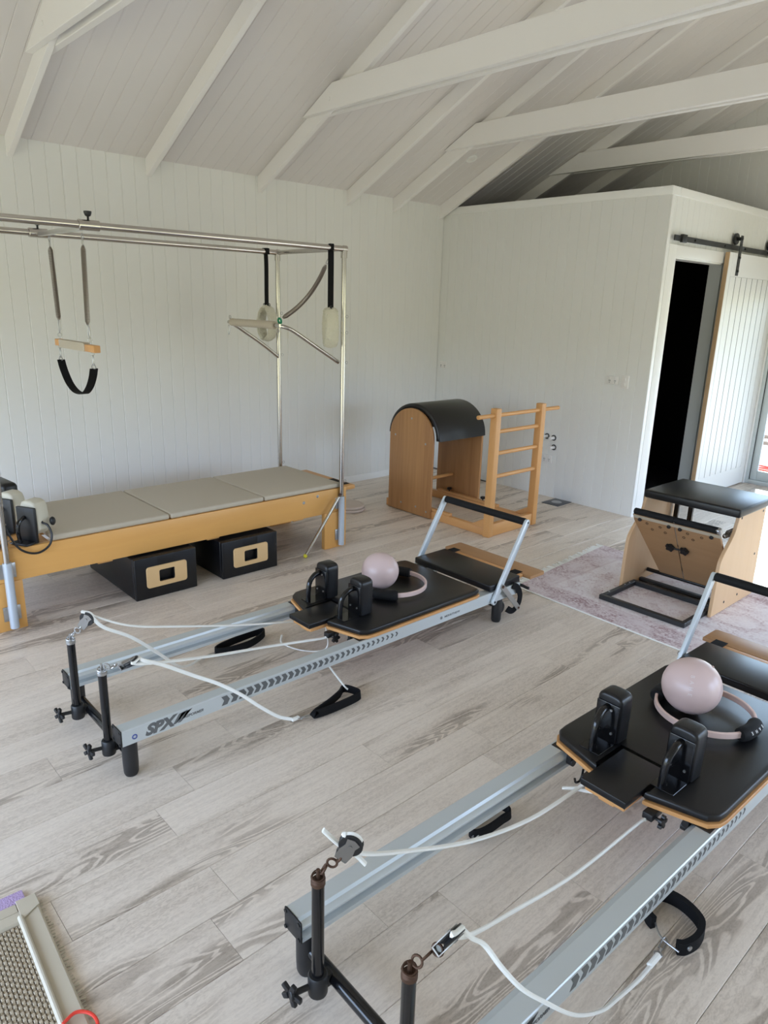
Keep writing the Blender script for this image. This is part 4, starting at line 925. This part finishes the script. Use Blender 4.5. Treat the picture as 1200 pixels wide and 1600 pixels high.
# ------------------------------------------------------------------ two sitting boxes under the table
def sitbox(label, x0, x1, y0, y1, h):
    t = thing('sitting_box', label, 'box', ((x0 + x1) / 2, (y0 + y1) / 2, 0), 0, 'sitting boxes under the table')
    o = tuple(t.location); yc = (y0 + y1) / 2; zc = h / 2 + .004; X = x1
    a, b, c_, d = .135, .069, .052, .038
    # shell with a real hand-hole: front face framed around the hole
    MB().box((x0, y0, 0.001), (X - .03, y1, h), .008, 3).build('body', M['black_vinyl'], t, o)
    fr = MB()
    fr.box((X - .0299, y0, .001), (X, yc - c_, h), .006, 3).box((X - .0299, yc + c_, .001), (X, y1, h), .006, 3).box((X - .0299, yc - c_ - .01, zc + d), (X, yc + c_ + .01, h), .006, 3).box((X - .0299, yc - c_ - .01, .001), (X, yc + c_ + .01, zc - d), .006, 3)
    fr.build('front_panel', M['black_vinyl'], t, o)
    def rr(hw, hh, rad, n=5):
        return [(yc + sx * (hw - rad) + rad * math.cos(q0 + math.pi / 2 * i / n), zc + sy * (hh - rad) + rad * math.sin(q0 + math.pi / 2 * i / n)) for sx, sy, q0 in ((1, 1, 0), (-1, 1, math.pi / 2), (-1, -1, math.pi), (1, -1, 1.5 * math.pi)) for i in range(n + 1)]
    O, I = rr(a, b, .018), rr(c_ + .001, d + .001, .010)
    pl = MB(); rings = []
    for pts, x, k in ((I, X + .0003, 0), (O, X + .0003, 0), (O, X + .007, 0), ([(yc + (p - yc) * .985, zc + (q - zc) * .97) for p, q in O], X + .009, 0), (I, X + .009, 0)):
        rings.append([pl.bm.verts.new((x, p, q)) for p, q in pts])
    for A_, B_ in zip(rings, rings[1:] + rings[:1]):
        for j in range(len(O)): pl.bm.faces.new((A_[j], A_[(j + 1) % len(O)], B_[(j + 1) % len(O)], B_[j]))
    bmesh.ops.recalc_face_normals(pl.bm, faces=pl.bm.faces[:])
    pl.build('handle_plate', M['plate_wood'], t, o)
sitbox('black padded box with a wooden hand plate, left one under the table', .83, 1.588, -4.272, -3.858, .272)
sitbox('black padded box with a wooden hand plate, right one under the table', .85, 1.594, -3.672, -3.236, .262)
# stack of discs behind the table leg
for z, r, lab in ((0.0, .150, 'lower of two pale round discs behind the right table leg'), (.0265, .142, 'upper of two pale round discs behind the right table leg')):
    d = MB().lathe([(0, .001), (r - .006, .001), (r, .006), (r, .020), (r - .006, .0255), (r - .02, .0255), (r - .024, .0225), (0, .0225)], 40).build('rotation_disc', M['disc'])
    d.location = (.775, -1.90, z); tag(d, lab, 'disc', 'round discs by the table')
# ------------------------------------------------------------------ ladder barrel
lb = thing('ladder_barrel', 'orange ply barrel with black padded arch and wooden ladder', 'exercise machine', (0.92, -1.545, 0))
pan = []
Wp, zs, ap, YD = .537, .690, .258, .645
for k in range(25):
    a = math.pi * k / 24; pan.append((Wp / 2 + Wp / 2 * math.cos(a), zs + ap * math.sin(a)))
panel = [(0, .006), (Wp, .006)] + pan
for y in (0.0, YD):
    p_ = MB().prism(panel, 'y', y, y + .024, .003, 2).build('side_panel', M['birch'], lb)
    if y == 0:
        bb_ = MB()
        for x, z in ((.07, .69), (.45, .66), (.27, .86), (.17, .08), (.36, .08), (.49, .06)): bb_.lathe([(0, .003), (.008, .002), (.010, 0)], 10, Matrix.Translation((x, 0, z)) @ Matrix.Rotation(math.pi / 2, 4, 'X'))
        bb_.build('bolt', M['steel'], p_)
e0 = .05
arc = [(Wp / 2 + (Wp / 2 + e0) * math.cos(math.pi * k / 24), zs + .005 + (ap + .035) * math.sin(math.pi * k / 24)) for k in range(25)]
inn = [(Wp / 2 + (Wp / 2 + .002) * math.cos(math.pi * k / 24), zs + .004 + (ap - .004) * math.sin(math.pi * k / 24)) for k in range(24, -1, -1)]
MB().prism(arc + inn, 'y', .027, YD - .003, .018, 3).build('padded_arch', M['black_vinyl_smooth'], lb)
for y in (.0275, YD - .0485):
    MB().box((-.055, y, .001), (1.128, y + .045, .070), .004).build('base_rail', M['beechx'], lb)
    bt_ = MB().box((.06, y + .002, .0705), (.74 if y < .1 else .80, y + .043, .094), .003).build('slide_batten', M['beechx'], lb)
    for x in (.20, .62):
        MB().lathe([(.006, .0), (.006, .012), (.022, .016), (.025, .03), (.018, .036), (0, .037)], 10, Matrix.Translation((x, y + .022, .0945))).build('knob', M['black_plastic'], bt_)
MB().cyl((.20, .0245, .26), (.20, YD - .0005, .26), .016, 12).build('stretcher', M['beech'], lb)
for y in (.012, .602):
    MB().box((1.132, y, 0), (1.197, y + .058, 1.055), .005).build('ladder_post', M['beech'], lb)
    MB().prism([(.99, 0.0715), (1.1315, 0.0715), (1.1315, .15)], 'y', y + .006, y + .049, .003, 1).build('gusset', M['beechx'], lb)
MB().box((1.14, .0705, .002), (1.19, .6015, .105), .004).build('foot_rail', M['beech_y'], lb)
MB().cyl((1.165, -.18, 1.0), (1.165, .885, 1.0), .0165, 16, .004).build('rung', M['beech_y'], lb)
for z in (.868, .692, .502): MB().cyl((1.165, .068, z), (1.165, .604, z), .0165, 16, .002).build('rung', M['beech_y'], lb)
# ------------------------------------------------------------------ rug
rg = thing('rug', 'faded pale pink patterned rug with white fringe under the chair', 'rug', (2.86, -1.555, 0), math.radians(-1.0))
MB().prism([(.06, -.63), (2.6, -.665), (2.6, .55), (-.05, .61)], 'z', .0008, .0075, .002, 1).build('pile', M['rug'], rg)
MB().prism([(.06, -.642), (2.6, -.677), (2.6, -.6655), (.06, -.6305)], 'z', .0008, .0062, .001, 1).build('edge_binding', M['rope'], rg)
fr = MB(); r_ = random.Random(9)
for k in range(86):
    f = k / 85; x = .06 - .11 * f; y = -.63 + 1.24 * f; l = .035 + r_.random() * .03
    fr.prism([(x - .002, y - .004), (x - l, y - .006 + r_.uniform(-.01, .01)), (x - l, y + .004 + r_.uniform(-.01, .01)), (x - .002, y + .005)], 'z', .0006, .0045)
stuff(fr.build('fringe', M['rope'], rg))
# ------------------------------------------------------------------ stability chair
wc = thing('stability_chair', 'maple pedal chair with black seat standing on the pink rug', 'exercise machine', (3.69, -1.35, 0))
q2_ = tuple(wc.location)
Wc = lambda mb, n, m, par=None, lab=None: mb.build(n, m, par or wc, q2_, lab)
side = [(-1.045, .010), (-1.055, .645), (-1.475, .645), (-1.480, .60)] + [(-1.49 - .165 * (1 - math.cos(math.pi * k / 10)) / 2, .575 - .24 * k / 10) for k in range(11)] + [(-1.662, .25), (-1.668, .010)]
for x in (3.372, 3.978):
    s_ = Wc(MB().prism(side, 'x', x, x + .022, .002, 1), 'side_panel', M['ply'])
    bt = MB()
    sg = 1 if x > 3.5 else -1; xx = x + .022 if sg > 0 else x
    for y, z in ((-1.10, .60), (-1.44, .612), (-1.12, .31), (-1.13, .10), (-1.30, .07), (-1.50, .07)): bt.lathe([(0, .003), (.007, .002), (.009, 0)], 10, Matrix.Translation((xx, y, z)) @ Matrix.Rotation(sg * math.pi / 2, 4, 'Y'))
    Wc(bt, 'bolt', M['black_plastic'], s_)
Wc(MB().box((3.43, -1.60, .6465), (4.045, -1.07, .70), .012, 3), 'seat_pad', M['black_vinyl'])
Wc(MB().box((3.3955, -1.47, .622), (3.9765, -1.09, .6445), .002), 'seat_board', M['black_plastic'])
for x in (3.41, 3.51): Wc(MB().box((x, -1.09, .02), (x + .032, -1.06, .614), .003), 'back_post', M['black_gloss'])
for x in (3.505, 3.547, 3.93):
    s = -1 if x == 3.505 else 1
    Wc(MB().tube(catmull([(x + s * .004, -1.092, .575), (x + s * .02, -1.11, .56), (x + s * .034, -1.118, .572), (x + s * .034, -1.118, .595)], 4), .005, 7).cyl((x + s * .004, -1.092, .575), (x - s * .015, -1.085, .575), .004, 7), 'spring_hook', M['black_gloss'])
# split pedal: two boards hinged at the bottom
pa, pb2 = Vector((0, -1.615, .535)), Vector((0, -1.345, .095))
d = (pb2 - pa); Lp = d.length; d.normalize(); nrm = Vector((0, -d.z, d.y)); nrm = nrm if nrm.y < 0 else -nrm
A = Matrix(((1, d.x, nrm.x, 0), (0, d.y, nrm.y, pa.y), (0, d.z, nrm.z, pa.z), (0, 0, 0, 1)))
for x0, x1, inner in ((3.398, 3.666, 1), (3.672, 3.972, -1)):
    if inner == 1: pl = [(x0 - .012, 0), (x1, 0), (x1, Lp), (x0 + .10, Lp), (x0 - .012, .05)]
    else: pl = [(x0, 0), (x1 - .022, 0), (x1 - .012, .03), (x1 - .004, .16), (x1 - .06, Lp), (x0, Lp)]
    p_ = Wc(MB().prism(pl, 'z', 0, .018, .002, 1, A), 'pedal', M['plyx'])
    Wc(MB().box((x0 - .008, .0, .0181), (x1 - .004, .026, .0195), .0004, 1, A), 'edge_strip', M['beige'], p_)
    Wc(MB().cyl(A @ Vector((x0 - .008, -.012, -.006)), A @ Vector((x1 - (.0 if inner == 1 else .03), -.012, -.006)), .0215, 16, .004), 'foot_roll', M['black_foam'], p_)
    mb = MB()
    for a, b in ((.035, .03), (.235, .03)) : mb.cyl(A @ Vector((x0 + a, b, .018)), A @ Vector((x0 + a, b, .030)), .0125, 12, .002)
    Wc(mb, 'pedal_stop', M['black_plastic'], p_)
    mb = MB()
    for a, b in ((.08, .055), (.17, .06), (.11, .10), (.05, .10) if inner == -1 else (.2, .1)): mb.torus(A @ Vector((x0 + a, b, .0185)), .008, .002, A.to_3x3() @ Vector((0, 0, 1)), 12, 6)
    Wc(mb, 'screw_ring', M['rust'], p_)
    mb = MB(); cx_ = x1 - .045 if inner == 1 else x0 + .045
    for k in range(5):
        a = 2 * math.pi * k / 5; mb.cyl(A @ Vector((cx_ + .022 * math.cos(a), .215 + .022 * math.sin(a), .024)), A @ Vector((cx_ + .022 * math.cos(a), .215 + .022 * math.sin(a), .042)), .009, 8)
    mb.cyl(A @ Vector((cx_, .215, .0185)), A @ Vector((cx_, .215, .044)), .021, 14)
    Wc(mb, 'knob', M['black_plastic'], p_)
Wc(MB().cyl(A @ Vector((3.62, .215, .032)), A @ Vector((3.72, .215, .032)), .007, 8), 'knob_rod', M['black_plastic'])
Wc(MB().cyl(A @ Vector((3.669, -.015, .010)), A @ Vector((3.669, Lp, .010)), .0065, 10), 'centre_rod', M['chrome'])
Wc(MB().cyl(A @ Vector((3.944, -.03, -.004)), A @ Vector((3.944, .014, -.004)), .018, 14, .003), 'roll_cap', M['steel'])
Wc(MB().cyl((3.40, -1.345, .075), (3.972, -1.345, .075), .014, 12), 'pedal_hinge', M['black_gloss'])
for z, y in ((.46, -1.40), (.475, -1.36)): Wc(coil((3.90, y - .02, z), (3.974, -1.12, z + .05), .014, .003, 24), 'spring', M['spring'])
# floor frame of square tube
for a, b in (((3.392, -1.950, .0085), (3.966, -1.918, .040)), ((3.396, -1.545, .0085), (3.966, -1.515, .040)), ((3.396, -1.44, .0085), (3.976, -1.41, .036))): Wc(MB().box(a, b, .003, 1), 'frame_tube', M['frame_black'])
for x in (3.396, 3.936): Wc(MB().box((x, -1.9175, .0085), (x + .03, -1.5455, .040), .003, 1), 'frame_tube', M['frame_black'])
mb = MB()
for y in (-1.60, -1.66, -1.86): mb.cyl((3.411, y, .0402), (3.411, y, .044), .006, 8)
Wc(mb, 'bolt', M['steel'])
# ------------------------------------------------------------------ woven mat at the lower left
mt = thing('woven_mat', 'beige woven mat with vinyl border at the lower left corner', 'mat', (3.565, -5.474, 0), math.radians(-3.0))
MB().box((.0, -1.2, .0006), (1.6, 0, .008), .002).build('base', M['linen'], mt)
# woven field: real over-under strips
wv = MB(); pitch = .0105; x0, y0 = .092, -.062
nx, ny = 62, 30
for j in range(ny):
    y = y0 - pitch * (j + .5); pts = []
    for i in range(nx * 2 + 1):
        pts.append((x0 + pitch * i / 2, y, .0118 + .0028 * math.sin(math.pi * (i / 2 + j))))
    wv.sweep(pts, [(-.0043, -.001), (.0043, -.001), (.003, .0012), (-.003, .0012)])
stuff(wv.build('woven_field', M['weave'], mt))
wv = MB()
for i in range(nx):
    x = x0 + pitch * i
    wv.box((x - .0016, y0 - pitch * ny, .0085), (x + .0016, y0, .0125))
stuff(wv.build('warp', M['weave_dark'], mt))
MB().prism([(-.05, 0.0082), (-.05, .013), (-.045, .017), (-.002, .019), (.002, .014), (.002, .0082)], 'x', .045, 1.55, mat=Matrix.Translation((0, -.006, 0))).build('border', M['linen'], mt)
MB().prism([(.040, .0082), (.042, .016), (.050, .0195), (.082, .0185), (.088, .0082)], 'y', -1.15, -.046).build('border', M['linen'], mt)
MB().prism([(.002, .0082), (.002, .013), (.020, .016), (.038, .0135), (.038, .0082)], 'y', -1.15, -.060).build('border', M['linen'], mt)
MB().tube([(.07, -.060, .0205), (1.55, -.060, .0205)], .008, 10).build('piping', M['linen_light'], mt)
MB().prism([(.0, -.058), (.085, -.058), (.05, -.0), (.0, -.002)], 'z', .0195, .022, .001, 1).build('corner_flap', M['linen'], mt)
MB().box((-.052, -1.0, .001), (-.002, -.028, .010), .003, 2).build('edge_band', M['lilac'], mt)
fr = MB()
for k in range(110):
    x = .02 + k * .0125; l = .006 + r_.random() * .010
    fr.prism([(x, .0), (x + .003, .0), (x + .003 + r_.uniform(-.004, .004), l), (x + r_.uniform(-.004, .004), l)], 'z', .001, .004)
stuff(fr.build('fringe', M['linen_light'], mt))
tag(MB().tube(catmull([(4.06, -5.56, .030), (4.05, -5.525, .030), (4.072, -5.498, .028), (4.105, -5.49, .024), (4.14, -5.505, .020)], 6), .0045, 8).build('red_cord', M['red']), 'loop of red cord lying on the mat border', 'cord')
